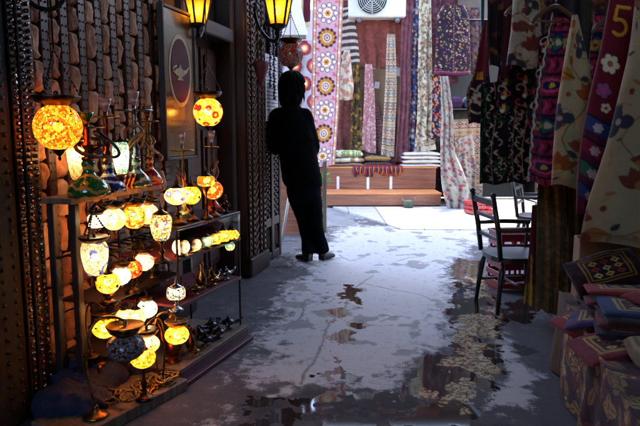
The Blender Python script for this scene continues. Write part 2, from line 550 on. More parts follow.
def p_kilim(cols, sz=.11, bg='#d8c8b0'):
    def f(p):
        p.fill(bg); r = p.r; y = 0; k = 0
        while y < p.H:
            c = cols[k % len(cols)]; c2 = cols[(k + 2) % len(cols)]
            p.band(y, y + .012, '#3a2030')
            n = max(1, round(p.W / sz))
            for i in range(n):
                x = (i + .5) * p.W / n
                m = (np.abs(p.U - x) / (p.W / n * .46) + np.abs(p.V - y - sz * .55) / (sz * .46))
                p.put(m < 1, c); p.put(m < .62, bg); p.put(m < .36, c2)
            y += sz; k += 1
    return f
def p_jacket(p):
    p.fill('#221524'); r = p.r
    for i in range(330):
        x, y = r.uniform(0, p.W), r.uniform(0, p.H)
        p.flower(x, y, r.uniform(.006, .016), 5, r.choice(['#a8405a', '#b06a80', '#8c8a50', '#6a3a76', '#a05a3e', '#747c44']), r.choice(['#e8d88a', '#3a1a30']))
    p.vband(p.W * .47, p.W * .53, '#3e1c3a')
    for i in range(24):
        p.disc(p.W * .5, i * p.H / 24, .008, '#94844a'); p.disc((i + .5) * p.W / 24, p.H - .03, .009, '#b84a6a')
    p.band(p.H - .016, p.H, '#5a2238')
def p_velvet(p):
    p.fill('#0c080d'); W, H, r = p.W, p.H, p.r
    right = p.s == 2
    cols = ((.22 * W, '#c8a48c', -1, .058), (.62 * W, '#c49a7c', 1, .064)) if right else ((.10 * W, '#2c5a34', 1, .07), (.52 * W, '#c8a088', -1, .062))
    for x0, c, sg, st in cols:
        y = .03; k = 0
        pts = [(x0 + .016 * math.sin(q * 9), q) for q in np.arange(0, H, .02)]
        p.stroke(pts, .004, c)
        while y < H:
            s2 = sg * (1 if k % 2 else -1)
            p.curl(x0 + s2 * .034, y, .03, PI / 2, -s2 * 3.4, .0065, c)
            p.leaf(x0, y + .012, .045, .006, PI / 2 + s2 * .9, c); p.leaf(x0, y + .02, .04, .006, -PI / 2 - s2 * .9, c)
            if k % 4 == 1: p.flower(x0 + s2 * .05, y + .02, .011, 5, c)
            y += st; k += 1
    if right:
        for y in np.arange(.02, H, .07):
            p.stroke([(.86 * W, y), (.92 * W, y + .03), (.98 * W, y)], .008, '#a8741e'); p.disc(.92 * W, y + .05, .008, '#a8741e')
        p.band(.0, .012, '#8a6020')
    else:
        for y in np.arange(.22, H, .36):
            for i in range(11):
                a = i * 2 * PI / 11; p.leaf(.84 * W + .035 * math.cos(a), y + .035 * math.sin(a), .045, .008, a + .8, '#205030')
            for i in range(6): p.disc(.84 * W + .022 * math.cos(i * 1.05), y + .022 * math.sin(i * 1.05), .007, '#b89080')
def p_velvet_top(p):
    p.fill('#120a12'); W, H = p.W, p.H
    for i, y in enumerate(np.arange(.04, H, .085)):
        p.curl(.3 * W, y, .035, 0, 4.6 * (1 if i % 2 else -1), .009, '#b8324e' if i % 2 else '#d8c8b8')
        p.curl(.7 * W, y + .03, .032, PI, 4.2 * (-1 if i % 2 else 1), .009, '#2e6a46' if i % 2 else '#c83a62')
        p.leaf(.5 * W, y, .05, .009, 1.2, '#c8983a')
        p.flower(.5 * W, y + .045, .014, 5, '#d8cfc4')
def p_red_emb(p):
    p.fill('#5c0f1c'); W, H = p.W, p.H
    p.band(H * .55, H, '#2a0d1c')
    y0 = H * .76
    for i in range(4):
        a = i * PI / 2 + .4
        p.arc(.5 * W + .07 * math.cos(a), y0 + .07 * math.sin(a), .045, a - 2.2, a + 2.2, .013, '#c0a894')
    p.flower(.5 * W, y0, .05, 8, '#c8b0a0', '#7a2030')
    for k in range(3): p.stroke([(.30 * W + k * .13 * W, H * .50), (.30 * W + k * .13 * W, H * .56), (.38 * W + k * .12 * W, H * .56)], .014, '#c88a20')
    p.vband(0, .09 * W, '#8a5a1c'); 
    for y in np.arange(0, H, .05): p.disc(.045 * W, y, .009, '#2a1430')
def p_floral_bag(flower='#8c3e22', leaf='#3c3a40', alt='#a5692a', bg='#cbbda2', seed=1):
    def f(p):
        p.fill(bg); r = random.Random(seed); W, H = p.W, p.H
        pts = [(W * (.5 + .33 * math.sin(i * .9 + seed)), i * H / 14) for i in range(15)]
        p.stroke(pts, .006, '#7c5c2c')
        for q_ in range(int(W * H * 220)):
            x_, y_ = r.uniform(0, W), r.uniform(0, H); p.leaf(x_, y_, r.uniform(.02, .05), r.uniform(.005, .011), r.uniform(0, 6.3), r.choice([leaf, flower, alt, '#8a7a54', '#a08a5c']))
        for i, y in enumerate(np.arange(.03, H, .105)):
            x = W * (.5 + .33 * math.sin(y / H * 12.6 + seed)); sg = 1 if i % 2 else -1
            fx = min(W * .9, max(W * .1, x + sg * .09)); 
            p.curl(fx, y, .07, r.uniform(0, 6), 4 * sg, .005, '#8a6a34')
            if i % 3 == 0:
                for k in range(5): p.leaf(fx, y + .02, .085, .022, -PI / 2 + (k - 2) * .55, flower)
                p.disc(fx, y + .012, .017, alt)
            elif i % 3 == 1:
                for k in range(3): p.ell(fx + .03 * math.cos(k * 2.1), y + .03 * math.sin(k * 2.1), .032, .025, k * 2.1, leaf)
                p.disc(fx, y, .012, '#8d8677')
            else:
                p.leaf(fx - .03, y, .1, .03, r.uniform(0, 1.5), alt, '#6a3a1a'); p.leaf(fx, y + .03, .075, .022, r.uniform(2, 4), flower)
            p.leaf(W - fx, y + .04, .05, .014, r.uniform(0, 6), r.choice([leaf, '#8c5a2a', flower]))
            p.disc(W - fx + .03, y, .012, flower)
        p.band(0, .012, '#8a7a60')
    return f
def p_ikat(p):
    p.U = p.U + .008 * np.sin(p.V * 95) * np.sin(p.V * 31); p.V = p.V + .010 * np.abs(((p.U * 38) % 1) - .5)
    p.fill('#961f3e'); W, H = p.W, p.H
    for i, y in enumerate(np.arange(0, H, .20)):
        p.band(y, y + .016, '#181024'); p.band(y + .09, y + .105, '#1b1738')
        for k in range(6):
            x = (k + .5) * W / 6; m = np.abs(p.U - x) / (.06 * W) + np.abs(p.V - y - .053) / .036
            p.put(m < 1, '#1c1020' if k % 2 else '#c83c64')
        if i % 2 == 0:
            p.leaf(.5 * W, y + .1, .1, .06, PI / 2, '#20214c'); p.leaf(.5 * W, y + .115, .07, .034, PI / 2, '#2c6048'); p.disc(.5 * W, y + .145, .016, '#d0a898')
            for sg in (-1, 1): p.flower(.5 * W + sg * .33 * W, y + .15, .026, 6, '#c8933c', '#20214c')
        else:
            p.ell(.5 * W, y + .15, .07, .035, 0, '#d84a70'); p.ell(.5 * W, y + .15, .05, .022, 0, '#20214c'); p.disc(.5 * W, y + .15, .013, '#d8a83a')
    p.vband(0, .07 * W, '#c8b494'); p.vband(.07 * W, .12 * W, '#20214c')
def p_five(p):
    W, H = p.W, p.H
    p.fill('#68101f')
    x, y, s = .52 * W, H * .155, .058
    for q in ((x + s * .5, y - s, x - s * .35, y - s), (x - s * .35, y - s, x - s * .4, y - s * .1)):
        p.stroke([q[:2], q[2:]], .013, '#d8902c')
    p.arc(x - s * .02, y + s * .35, s * .52, -2.2, 2.2, .013, '#d8902c')
    p.flower(.46 * W, H * .335, .038, 6, '#d9c9a4', '#b0502c')
    p.flower(.43 * W, H * .45, .03, 5, '#8a4a78', '#c83c54'); p.flower(.62 * W, H * .52, .02, 5, '#d8c0a0', '#7a2030')
    m = p.V > H * .56
    p.put(m, '#51122a')
    for k, (y0, c) in enumerate(((.58, '#2d3a6c'), (.68, '#7c1a2c'), (.78, '#2c5a42'), (.88, '#2d3a6c'))):
        yy = y0 * H + .3 * (p.U - W / 2)
        mm = (p.V > yy) & (p.V < yy + .055); p.put(mm & (np.abs(p.U - W * .5) < W * .4), c)
        p.put((p.V > yy - .008) & (p.V < yy), '#16101c')
        p.flower(.5 * W, y0 * H + .028, .02, 6, '#c89aa0', '#d8b060')
def p_rugcloth(p):
    p.fill('#3a0d16'); r = p.r
    for i in range(int(70 * p.W * p.H / .3)):
        x, y = r.uniform(0, p.W), r.uniform(0, p.H); a = r.uniform(0, 6.3)
        p.leaf(x, y, .1, .022, a, r.choice(['#8a6a34', '#7a5a30', '#6a2226', '#9a8250']), '#3a1a14')
        if i % 3 == 0: p.flower(x, y, .028, 6, r.choice(['#a08450', '#7c2a2a', '#39402e']), '#c8a860')
def p_emblem(bg, fr='#b08a3c'):
    def f(p):
        W, H = p.W, p.H; p.fill(bg)
        for a, c in ((.16, fr), (.19, bg), (.22, fr), (.245, '#231018')):
            p.put((p.U > W * a) & (p.U < W * (1 - a)) & (p.V > H * a) & (p.V < H * (1 - a)), c)
        for i in range(3):
            for j in range(3):
                x, y = W * (.34 + .16 * j), H * (.34 + .16 * i)
                m = np.abs(p.U - x) / (W * .065) + np.abs(p.V - y) / (H * .065)
                p.put(m < 1, ['#b89040', '#9c3030', '#c8b070'][(i + j) % 3]); p.put(m < .45, '#231018')
        for x in np.arange(.05, W, .03): p.disc(x, H * .06, .004, fr)
    return f
def p_folded(cols, seed=0):
    def f(p):
        r = random.Random(seed); p.fill(cols[0]); y = 0
        while y < p.H:
            w = r.uniform(.006, .02); p.band(y, y + w, r.choice(cols)); y += w
    return f
# ================================================================== SETTING: ground
def polymask(X, Y, poly):
    """signed distance (positive inside) to a polygon given in ground metres"""
    ins = np.zeros(X.shape, bool); dist = np.full(X.shape, 1e9); n = len(poly)
    for i in range(n):
        x0, y0 = poly[i]; x1, y1 = poly[(i + 1) % n]
        c = ((y0 > Y) != (y1 > Y)) & (X < (x1 - x0) * (Y - y0) / ((y1 - y0) + 1e-12) + x0)
        ins ^= c
        ex, ey = x1 - x0, y1 - y0; k = np.clip(((X - x0) * ex + (Y - y0) * ey) / (ex * ex + ey * ey + 1e-12), 0, 1)
        dist = np.minimum(dist, np.hypot(X - x0 - k * ex, Y - y0 - k * ey))
    return np.where(ins, dist, -dist)
def gp(*pts): return [tuple(G(x, y))[:2] for x, y in pts]
def sstep(a, b, x):
    t = np.clip((x - a) / (b - a), 0, 1); return t * t * (3 - 2 * t)

gx = np.arange(-1.5, 2.4, .009); gy = np.arange(1.9, 8.2, .009)
GX, GY = np.meshgrid(gx, gy)
n1 = vnoise(GX, GY, 11, 2.2, 5) - .5; n2 = vnoise(GX, GY, 12, 7, 4) - .5; n3 = vnoise(GX, GY, 13, 22, 3) - .5
WX = GX + .16 * n1 + .08 * n2 + .03 * n3; WY = GY + .30 * n2 + .22 * n1 + .07 * n3
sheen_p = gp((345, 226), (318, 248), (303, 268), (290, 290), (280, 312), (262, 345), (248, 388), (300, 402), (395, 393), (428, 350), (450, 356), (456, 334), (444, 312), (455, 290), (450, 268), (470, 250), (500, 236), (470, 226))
streak_p = gp((352, 290), (346, 305), (352, 318), (360, 324), (350, 332), (338, 340), (334, 355), (342, 372), (332, 392), (326, 390), (330, 365), (326, 345), (332, 335), (346, 326), (344, 312), (338, 300), (348, 285))
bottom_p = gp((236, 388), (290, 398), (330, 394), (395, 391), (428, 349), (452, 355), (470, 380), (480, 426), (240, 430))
pud_p = gp((458, 258), (482, 262), (488, 280), (500, 300), (506, 325), (503, 352), (506, 378), (488, 398), (468, 414), (432, 414), (405, 395), (428, 350), (450, 357), (456, 334), (445, 312), (455, 290), (450, 268))
pud2_p = gp((497, 305), (520, 300), (540, 312), (530, 325), (505, 324))
rim_p = gp((500, 330), (512, 342), (520, 365), (540, 378), (520, 396), (480, 412), (492, 395), (508, 378), (502, 352))
left_p = gp((196, 420), (215, 405), (236, 408), (240, 426), (200, 428))
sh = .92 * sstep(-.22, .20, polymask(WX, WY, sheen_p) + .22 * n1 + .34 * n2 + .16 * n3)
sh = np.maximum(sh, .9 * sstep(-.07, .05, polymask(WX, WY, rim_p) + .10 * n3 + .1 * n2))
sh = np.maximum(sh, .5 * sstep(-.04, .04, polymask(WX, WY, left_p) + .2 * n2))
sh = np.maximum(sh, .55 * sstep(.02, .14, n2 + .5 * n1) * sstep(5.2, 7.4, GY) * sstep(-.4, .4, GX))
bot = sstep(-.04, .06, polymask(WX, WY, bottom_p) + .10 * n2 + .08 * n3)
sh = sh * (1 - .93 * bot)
pu = np.maximum.reduce([sstep(-.03, .04, polymask(WX, WY, q) + o + .12 * n3 + .10 * n2) for q, o in ((pud_p, .01), (pud2_p, -.01))])
pu = np.maximum(pu, sstep(-.02, .03, polymask(WX + .06 * n3, WY, streak_p) + .0 + .40 * np.maximum(n2, -.08) + .22 * n3))
islands = sstep(.10, .13, n2 + .5 * n3) * sstep(.0, .25, polymask(WX, WY, pud_p) + .18)
pu = np.clip(pu - .9 * islands * (n1 > -.1), 0, 1)
n4 = vnoise(GX * 1.0, GY * .7, 21, 11, 4) - .5
cream = sstep(-.05, .05, polymask(WX, WY, gp((466, 275), (484, 280), (498, 316), (503, 345), (502, 388), (475, 410), (430, 418), (412, 400), (435, 368), (450, 350), (454, 325)))) * sstep(-.02, .03, n4 + .06)  # mask of the painted cream reflection in the right puddle
dark = np.zeros_like(GX)
def crack(pts, w=.008):
    pts = gp(*pts); best = np.full(GX.shape, 1e9)
    for (x0, y0), (x1, y1) in zip(pts[:-1], pts[1:]):
        ex, ey = x1 - x0, y1 - y0; k = np.clip(((GX + .06 * n2 - x0) * ex + (GY + .1 * n2 - y0) * ey) / (ex * ex + ey * ey + 1e-9), 0, 1)
        best = np.minimum(best, np.hypot(GX + .06 * n2 - x0 - k * ex, GY + .1 * n2 - y0 - k * ey))
    return sstep(w * 1.3, w * .5, best)
for c in (((300, 385), (318, 350), (328, 325), (345, 308), (352, 290), (372, 276)), ((360, 283), (385, 288), (420, 295), (434, 300)),
          ((338, 255), (350, 261), (362, 258)), ((395, 262), (408, 258), (424, 256)), ((286, 330), (300, 318), (306, 300)), ((380, 322), (395, 316), (410, 318))):
    dark = np.maximum(dark, crack(c))
dark = np.maximum(dark, .8 * sstep(.16, .2, n2 + n1 * .6) * (GY > 3) * (1 - pu))
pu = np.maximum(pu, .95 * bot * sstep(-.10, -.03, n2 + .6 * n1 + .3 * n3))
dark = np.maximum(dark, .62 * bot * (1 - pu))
hz = .014 * n1 + .006 * n2 + .003 * n3
near = np.maximum.reduce([sstep(-.35, .0, polymask(WX, WY, q)) for q in (bottom_p, pud_p, streak_p, pud2_p)])      # level ground under and round the water
hz = hz * (1 - pu) * (1 - .5 * sh) * (1 - .97 * near) - .003 * dark * (1 - near)
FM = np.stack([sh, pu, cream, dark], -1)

def floor_material():
    m, t, b = new_mat('wet_concrete')
    a = t.new('ShaderNodeAttribute', attribute_name='Col'); tc = t.new('ShaderNodeTexCoord'); src = tc.outputs['Object']
    sp = t.new('ShaderNodeSeparateColor'); t.link(a.outputs['Color'], sp.inputs[0])
    def noise(sc, det=5, rough=.6):
        n = t.new('ShaderNodeTexNoise'); n.inputs['Scale'].default_value = sc; n.inputs['Detail'].default_value = det; n.inputs['Roughness'].default_value = rough
        t.link(src, n.inputs['Vector']); return n.outputs['Fac']
    def math_(op, x, y=None, c=None):
        q = t.new('ShaderNodeMath', operation=op)
        for i, z in enumerate((x, y, c)):
            if z is None: continue
            if isinstance(z, (int, float)): q.inputs[i].default_value = z
            else: t.link(z, q.inputs[i])
        return q.outputs[0]
    def smooth(x, lo, hi, a0=0., a1=1.):
        q = t.new('ShaderNodeMapRange', interpolation_type='SMOOTHSTEP')
        for k, z in (('From Min', lo), ('From Max', hi), ('To Min', a0), ('To Max', a1)): q.inputs[k].default_value = z
        t.link(x, q.inputs['Value']); return q.outputs[0]
    def mix(f, x, y):
        q = t.new('ShaderNodeMix', data_type='RGBA'); t.link(f, q.inputs[0])
        for i, z in ((6, x), (7, y)):
            if isinstance(z, tuple): q.inputs[i].default_value = (*z, 1)
            else: t.link(z, q.inputs[i])
        return q.outputs[2]
    def mixf(f, x, y):
        q = t.new('ShaderNodeMix', data_type='FLOAT'); t.link(f, q.inputs[0])
        for i, z in ((2, x), (3, y)):
            if isinstance(z, (int, float)): q.inputs[i].default_value = z
            else: t.link(z, q.inputs[i])
        return q.outputs[0]
    R, Gc, B = sp.outputs; A = a.outputs['Alpha']
    nf = noise(55, 6, .7); nm = noise(9, 6, .65); nb = noise(2.2, 4); ng = noise(160, 3, .7)
    nz = noise(17, 14, .78)
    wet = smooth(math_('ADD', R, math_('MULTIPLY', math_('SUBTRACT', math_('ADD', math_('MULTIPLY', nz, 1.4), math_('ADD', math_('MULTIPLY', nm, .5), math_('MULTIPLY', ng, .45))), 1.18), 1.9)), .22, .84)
    pud = smooth(math_('ADD', Gc, math_('MULTIPLY', math_('SUBTRACT', nz, .5), 1.5)), .42, .60)
    mus = noise(24, 6, .6)
    rdg = math_('ABSOLUTE', math_('SUBTRACT', mus, .5))
    cr = math_('MULTIPLY', smooth(math_('ADD', B, math_('MULTIPLY', math_('SUBTRACT', nz, .5), 1.6)), .30, .85), smooth(rdg, .0, .07))
    dry = mix(smooth(nm, .35, .65), FLOOR_DRY[0], FLOOR_DRY[1])
    dry = mix(smooth(nb, .4, .62), dry, FLOOR_DRY[2])
    dry = mix(math_('MULTIPLY', smooth(ng, .55, .72), .5), dry, (.03, .03, .035))
    base = mix(wet, dry, FLOOR_SKY_SHEEN)  # sky reflection on the wet film is painted in as pale blue-white
    pc = mix(cr, (.035, .024, .022), FLOOR_CREAM_REFL)  # warm reflection in the puddle, painted as cream base colour
    base = mix(pud, base, pc)
    base = mix(math_('MULTIPLY', A, math_('SUBTRACT', 1.0, math_('MULTIPLY', pud, .6))), base, (.022, .015, .015))
    t.link(base, b.inputs['Base Color'])
    rg = mixf(wet, math_('ADD', .62, math_('MULTIPLY', nm, .2)), math_('ADD', .30, math_('MULTIPLY', nf, .24)))
    rg = mixf(A, rg, .75)
    rg = mixf(pud, rg, .045)
    t.link(rg, b.inputs['Roughness'])
    t.link(mixf(pud, mixf(wet, .3, FLOOR_SPEC), .55), b.inputs['Specular IOR Level'])
    hgt = math_('ADD', math_('MULTIPLY', nf, .7), math_('ADD', math_('MULTIPLY', ng, .6), math_('ADD', math_('MULTIPLY', nz, 1.3), math_('MULTIPLY', nm, .6))))
    rip = math_('MULTIPLY', noise(4, 2), .015)
    hh = mixf(pud, hgt, math_('ADD', math_('MULTIPLY', rip, .5), 1.5))
    bp = t.new('ShaderNodeBump'); bp.inputs['Strength'].default_value = 1.0; bp.inputs['Distance'].default_value = .015
    t.link(hh, bp.inputs['Height']); t.link(bp.outputs[0], b.inputs['Normal'])
    dryness = math_('SUBTRACT', 1.0, pud)
    t.link(math_('MULTIPLY', math_('MULTIPLY', wet, dryness), FLOOR_COAT), b.inputs['Coat Weight']); b.inputs['Coat Roughness'].default_value = .36; b.inputs['Coat IOR'].default_value = 2.2
    t.link(bp.outputs[0], b.inputs['Coat Normal'])
    return m
FLOOR_COAT = 1.0
FLOOR_DRY = ((.085, .082, .092), (.16, .152, .165), (.115, .11, .125))
FLOOR_SKY_SHEEN = (.56, .575, .61); FLOOR_CREAM_REFL = (.50, .40, .25); FLOOR_SPEC = 1.0
FMAT = floor_material()
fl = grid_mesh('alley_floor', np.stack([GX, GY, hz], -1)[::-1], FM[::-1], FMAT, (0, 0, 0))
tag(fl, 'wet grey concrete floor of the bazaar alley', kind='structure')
pm('far_ground', (.09, .088, .092), .8, 0, .3, 3, .3, 40)
g = MB(); g.add([(-60, -40, -.03), (60, -40, -.03), (60, 60, -.03), (-60, 60, -.03)], [(0, 1, 2, 3)])
tag(g.build('ground', M_('far_ground')), 'grey ground around the alley', kind='structure')

# ---- tiled pavement in front of the far stall, in the sun
def tile_material():
    m, t, b = new_mat('pavement_tiles')
    tc = t.new('ShaderNodeTexCoord'); br = t.new('ShaderNodeTexBrick')
    br.inputs['Scale'].default_value = 1.0; br.inputs['Brick Width'].default_value = .42; br.inputs['Row Height'].default_value = .3; br.inputs['Mortar Size'].default_value = .008
    br.offset = .0
    br.inputs['Color1'].default_value = (.50, .49, .48, 1); br.inputs['Color2'].default_value = (.42, .41, .41, 1); br.inputs['Mortar'].default_value = (.2, .19, .19, 1)
    t.link(tc.outputs['Object'], br.inputs['Vector'])
    n = t.new('ShaderNodeTexNoise'); n.inputs['Scale'].default_value = 6; n.inputs['Detail'].default_value = 6; t.link(tc.outputs['Object'], n.inputs['Vector'])
    mr = t.new('ShaderNodeMapRange'); mr.inputs['To Min'].default_value = .6; mr.inputs['To Max'].default_value = 1.2; t.link(n.outputs['Fac'], mr.inputs['Value'])
    vm = t.new('ShaderNodeVectorMath', operation='SCALE'); t.link(br.outputs['Color'], vm.inputs[0]); t.link(mr.outputs[0], vm.inputs['Scale']); t.link(vm.outputs[0], b.inputs['Base Color'])
    b.inputs['Roughness'].default_value = .6
    bp = t.new('ShaderNodeBump'); bp.inputs['Strength'].default_value = .3; t.link(br.outputs['Fac'], bp.inputs['Height']); bp.invert = True; t.link(bp.outputs[0], b.inputs['Normal'])
    return m
TILE = tile_material()
pv = MB(); q = [G(392, 233), G(404, 218), G(640, 217), G(760, 236), G(500, 230)]
pts = [(.98, 7.15), (4.8, 7.0), (4.8, 9.25), (.2, 9.25)]
pv.add([(x, y, .022) for x, y in pts] + [(x, y, -.02) for x, y in pts], [(0, 1, 2, 3), (0, 4, 5, 1), (3, 7, 4, 0), (1, 5, 6, 2)])
tag(pv.build('pavement', TILE), 'sunlit pale tiled pavement before the far stall', kind='structure')
pm('asphalt_ramp', (.17, .17, .18), .8, 0, .35, 5, .4, 60)
rp = MB()
NX, NY = 18, 14
vs = []; fs = []
for j in range(NY + 1):
    for i in range(NX + 1):
        a, c = i / NX, j / NY
        x = -1.6 + a * (2.62 - .78 * c); y = 6.7 + c * 2.6
        z = -.012 + .085 * c * (1 - .9 * a) + .006 * math.sin(7 * a + 5 * c)
        vs.append((x, y, z))
for j in range(NY):
    for i in range(NX):
        k = j * (NX + 1) + i; fs.append((k, k + 1, k + NX + 2, k + NX + 1))
rp.add(vs, fs, 0, True)
tag(rp.build('side_path', M_('asphalt_ramp')), 'grey sloping apron left of the tiled pavement', kind='structure')

# ================================================================== LEFT WALL
WD = Vector((.2425, .9701, 0)); WN = Vector((.9701, -.2425, 0))
WROT = Matrix((WD, WN * -1, Vector((0, 0, 1)))).transposed()      # local x along the wall, y into the wall, z up
def W(s, z, off=0.0): return Vector((-1.84 + .25 * s, s, z)) + WN * off
def wbox(mb, s0, s1, z0, z1, o0, o1, m=0, bev=.004):
    c = (W(s0, z0, o0) + W(s1, z1, o1)) / 2
    mb.box(c, ((s1 - s0) * 1.0308, abs(o1 - o0), z1 - z0), WROT, m, bev)

def brick_mat(name, a, b2, c3):
    m, t, b = new_mat(name)
    tc = t.new('ShaderNodeTexCoord'); n = t.new('ShaderNodeTexNoise'); n.inputs['Scale'].default_value = 5; n.inputs['Detail'].default_value = 8; n.inputs['Roughness'].default_value = .7
    ge = t.new('ShaderNodeNewGeometry')
    t.link(tc.outputs['Object'], n.inputs['Vector'])
    ad = t.new('ShaderNodeMath', operation='MULTIPLY_ADD'); ad.inputs[1].default_value = .55; t.link(ge.outputs['Random Per Island'], ad.inputs[0])
    mu = t.new('ShaderNodeMath', operation='MULTIPLY'); mu.inputs[1].default_value = .5; t.link(n.outputs['Fac'], mu.inputs[0]); t.link(mu.outputs[0], ad.inputs[2])
    r = t.new('ShaderNodeValToRGB'); e = r.color_ramp.elements; e.new(.5)
    for i, c in enumerate((a, b2, c3)): e[i].position = (.2, .5, .8)[i]; e[i].color = (*lin(c), 1)
    t.link(ad.outputs[0], r.inputs[0]); t.link(r.outputs[0], b.inputs['Base Color']); b.inputs['Roughness'].default_value = .85
    n2 = t.new('ShaderNodeTexNoise'); n2.inputs['Scale'].default_value = 28; n2.inputs['Detail'].default_value = 6; t.link(tc.outputs['Object'], n2.inputs['Vector'])
    bp = t.new('ShaderNodeBump'); bp.inputs['Strength'].default_value = .7; bp.inputs['Distance'].default_value = .02; t.link(n2.outputs['Fac'], bp.inputs['Height']); t.link(bp.outputs[0], b.inputs['Normal'])
    return m
BRICK = brick_mat('wall_brick', '#744836', '#aa785c', '#c6a084')
pm('mortar', '#6a5648', .9, 0, .3, 20, .6, 80)

wall = thing('brick_wall', 'brick wall with studded dark wooden battens behind the lamp displays', 'wall', W(2.9, 0))
mb = MB()
wbox(mb, -6, 3.9, 0, 5.2, -.24, -.05, 1)
STEP = .1245; S0 = 2.545
for k in range(9):
    s0 = S0 + k * STEP - .006
    z = .1 + rnd.uniform(-.05, .02)
    while z < 3.05:
        h = rnd.uniform(.11, .175)
        wl = s0 + rnd.uniform(-.006, .004); wr = s0 + .068 + rnd.uniform(-.008, .006); z0_, z1_ = z + .004, z + h
        nx_, nz_ = 6, 11; vs = []; dp = .010 + rnd.uniform(-.010, .012); tl = rnd.uniform(-.012, .012); ph = rnd.uniform(0, 9)
        for b_ in range(nz_ + 1):
            for a_ in range(nx_ + 1):
                fa, fb = a_ / nx_, b_ / nz_
                ed = max(abs(2 * fa - 1) ** 9, abs(2 * fb - 1) ** 14)
                o_ = dp + tl * (fb - .5) - .022 * ed ** 1.5 + .0075 * math.sin(7 * fb + ph + 2 * fa) * math.sin(5 * fa + ph * 2) + rnd.uniform(-.0028, .0028)
                jx = .005 * math.sin(9 * fb + ph) * (1 if a_ in (0, nx_) else .4)
                vs.append(W(wl + (wr - wl) * fa + jx + rnd.uniform(-.0015, .0015), z0_ + (z1_ - z0_) * fb + rnd.uniform(-.0015, .0015), o_))
        mb.add(vs, [(b_ * (nx_ + 1) + a_, b_ * (nx_ + 1) + a_ + 1, (b_ + 1) * (nx_ + 1) + a_ + 1, (b_ + 1) * (nx_ + 1) + a_) for b_ in range(nz_) for a_ in range(nx_)], 0, True)
        z += h
mb.build('brickwork', [BRICK, M_('mortar')], wall, world=True)
wood('batten_wood', '#241009', '#54301f', .36)
for k in range(9):
    s0 = S0 + k * STEP + .066
    b = MB(); wbox(b, s0, s0 + .050, .08, 3.05, -.055, .012, 0, .004)
    for j in range(74):
        z = .1 + j * .04 + rnd.uniform(-.003, .003)
        for ds in (.013, .037):
            b.ball(W(s0 + ds, z, .012), .0055, 1, 6, 4)
    b.build('batten', [M_('batten_wood'), M_('dark_bronze')], wall, world=True)
b = MB(); wbox(b, 2.50, 3.9, 0, .09, -.04, .045, 0, .008); wbox(b, 2.5, 3.9, .092, .112, -.04, .03, 0, .004)
b.build('skirting', M_('dark_wood'), wall, world=True)

# dark studded door right beside the camera, with bead-and-mirror strips that catch the lamplight
dr = thing('studded_door', 'dark wooden door with shiny metal bead strips at left edge of photo', 'door', W(2.2, 0))
b = MB(); wbox(b, 1.5, 2.40, 0, 3.0, -.04, .02, 0); wbox(b, 1.5, 2.345, .02, 2.9, .021, .05, 0, .01)
for j in range(60):
    for s0 in (2.27, 2.33): b.ball(W(s0, .1 + j * .047, .051), .009, 1, 6, 4)
wood('door_black', '#050303', '#0e0806', .8)
b.build('door_leaf', [M_('door_black'), M_('dark_bronze')], dr, world=True)
def strip_mat():
    m, t, b = new_mat('hammered_strip')
    tc = t.new('ShaderNodeTexCoord'); v = t.new('ShaderNodeTexVoronoi'); v.inputs['Scale'].default_value = 60
    t.link(tc.outputs['Object'], v.inputs['Vector'])
    b.inputs['Base Color'].default_value = (.26, .20, .17, 1); b.inputs['Metallic'].default_value = 1; b.inputs['Roughness'].default_value = .16
    bp = t.new('ShaderNodeBump'); bp.inputs['Strength'].default_value = .8; bp.inputs['Distance'].default_value = .01; t.link(v.outputs['Distance'], bp.inputs['Height']); t.link(bp.outputs[0], b.inputs['Normal'])
    return m
STRIP = strip_mat()
for k, (s0, w) in enumerate(((2.405, .035), (2.448, .03), (2.486, .05))):
    b = MB(); wbox(b, s0, s0 + w, .02, 3.0, -.04, .03 + .008 * (k % 2), 0, .004)
    for j in range(110): b.ball(W(s0 + w / 2, .06 + j * .0265, .034 + .008 * (k % 2)), .0095, 1, 7, 5)
    b.build('metal_strip', [M_('batten_wood'), STRIP], dr, world=True)

# ---- sign board with an oil-lamp emblem
pm('sign_ground', '#54402a', .24, 0, .2, 5, .05, 40, .1)
pm('sign_red', '#4e1420', .6, 0, .2, 20, .05, spec=.15)
pm('sign_ink', '#4a3a34', .4, 0, .1, 20, 0)
pm('sign_buff', '#9a8a6c', .35, 0, .2, 20, .05)
sg = thing('sign_board', 'tan glossy sign board with a gold oil lamp in a red oval', 'sign', W(3.72, 1.05))
b = MB(); wbox(b, 3.555, 3.925, 1.04, 1.90, .03, .055, 0, .003)
b.build('panel', M_('sign_ground'), sg, world=True)
b = MB()
wbox(b, 3.535, 3.553, 1.02, 1.92, .028, .066, 0, .003); wbox(b, 3.927, 3.945, 1.02, 1.92, .028, .066, 0, .003)
wbox(b, 3.555, 3.925, 1.902, 1.92, .028, .066, 0, .003); wbox(b, 3.555, 3.925, 1.02, 1.038, .028, .066, 0, .003)
b.build('frame', M_('dark_wood'), sg, world=True)
def flat(mb, pts, off0, off1, m=0):
    n = len(pts); vs = [W(s, z, off1) for s, z in pts] + [W(s, z, off0) for s, z in pts]
    mb.add(vs, [tuple(range(n))[::-1]] + [(i, (i + 1) % n, n + (i + 1) % n, n + i) for i in range(n)], m)
b = MB(); cs, cz = 3.745, 1.555
def oval(a, c, n=40): return [(cs + a * math.cos(2 * PI * i / n), cz + c * math.sin(2 * PI * i / n)) for i in range(n)]
flat(b, oval(.14, .215), .0551, .0575, 1); flat(b, oval(.118, .19), .0576, .060, 0)
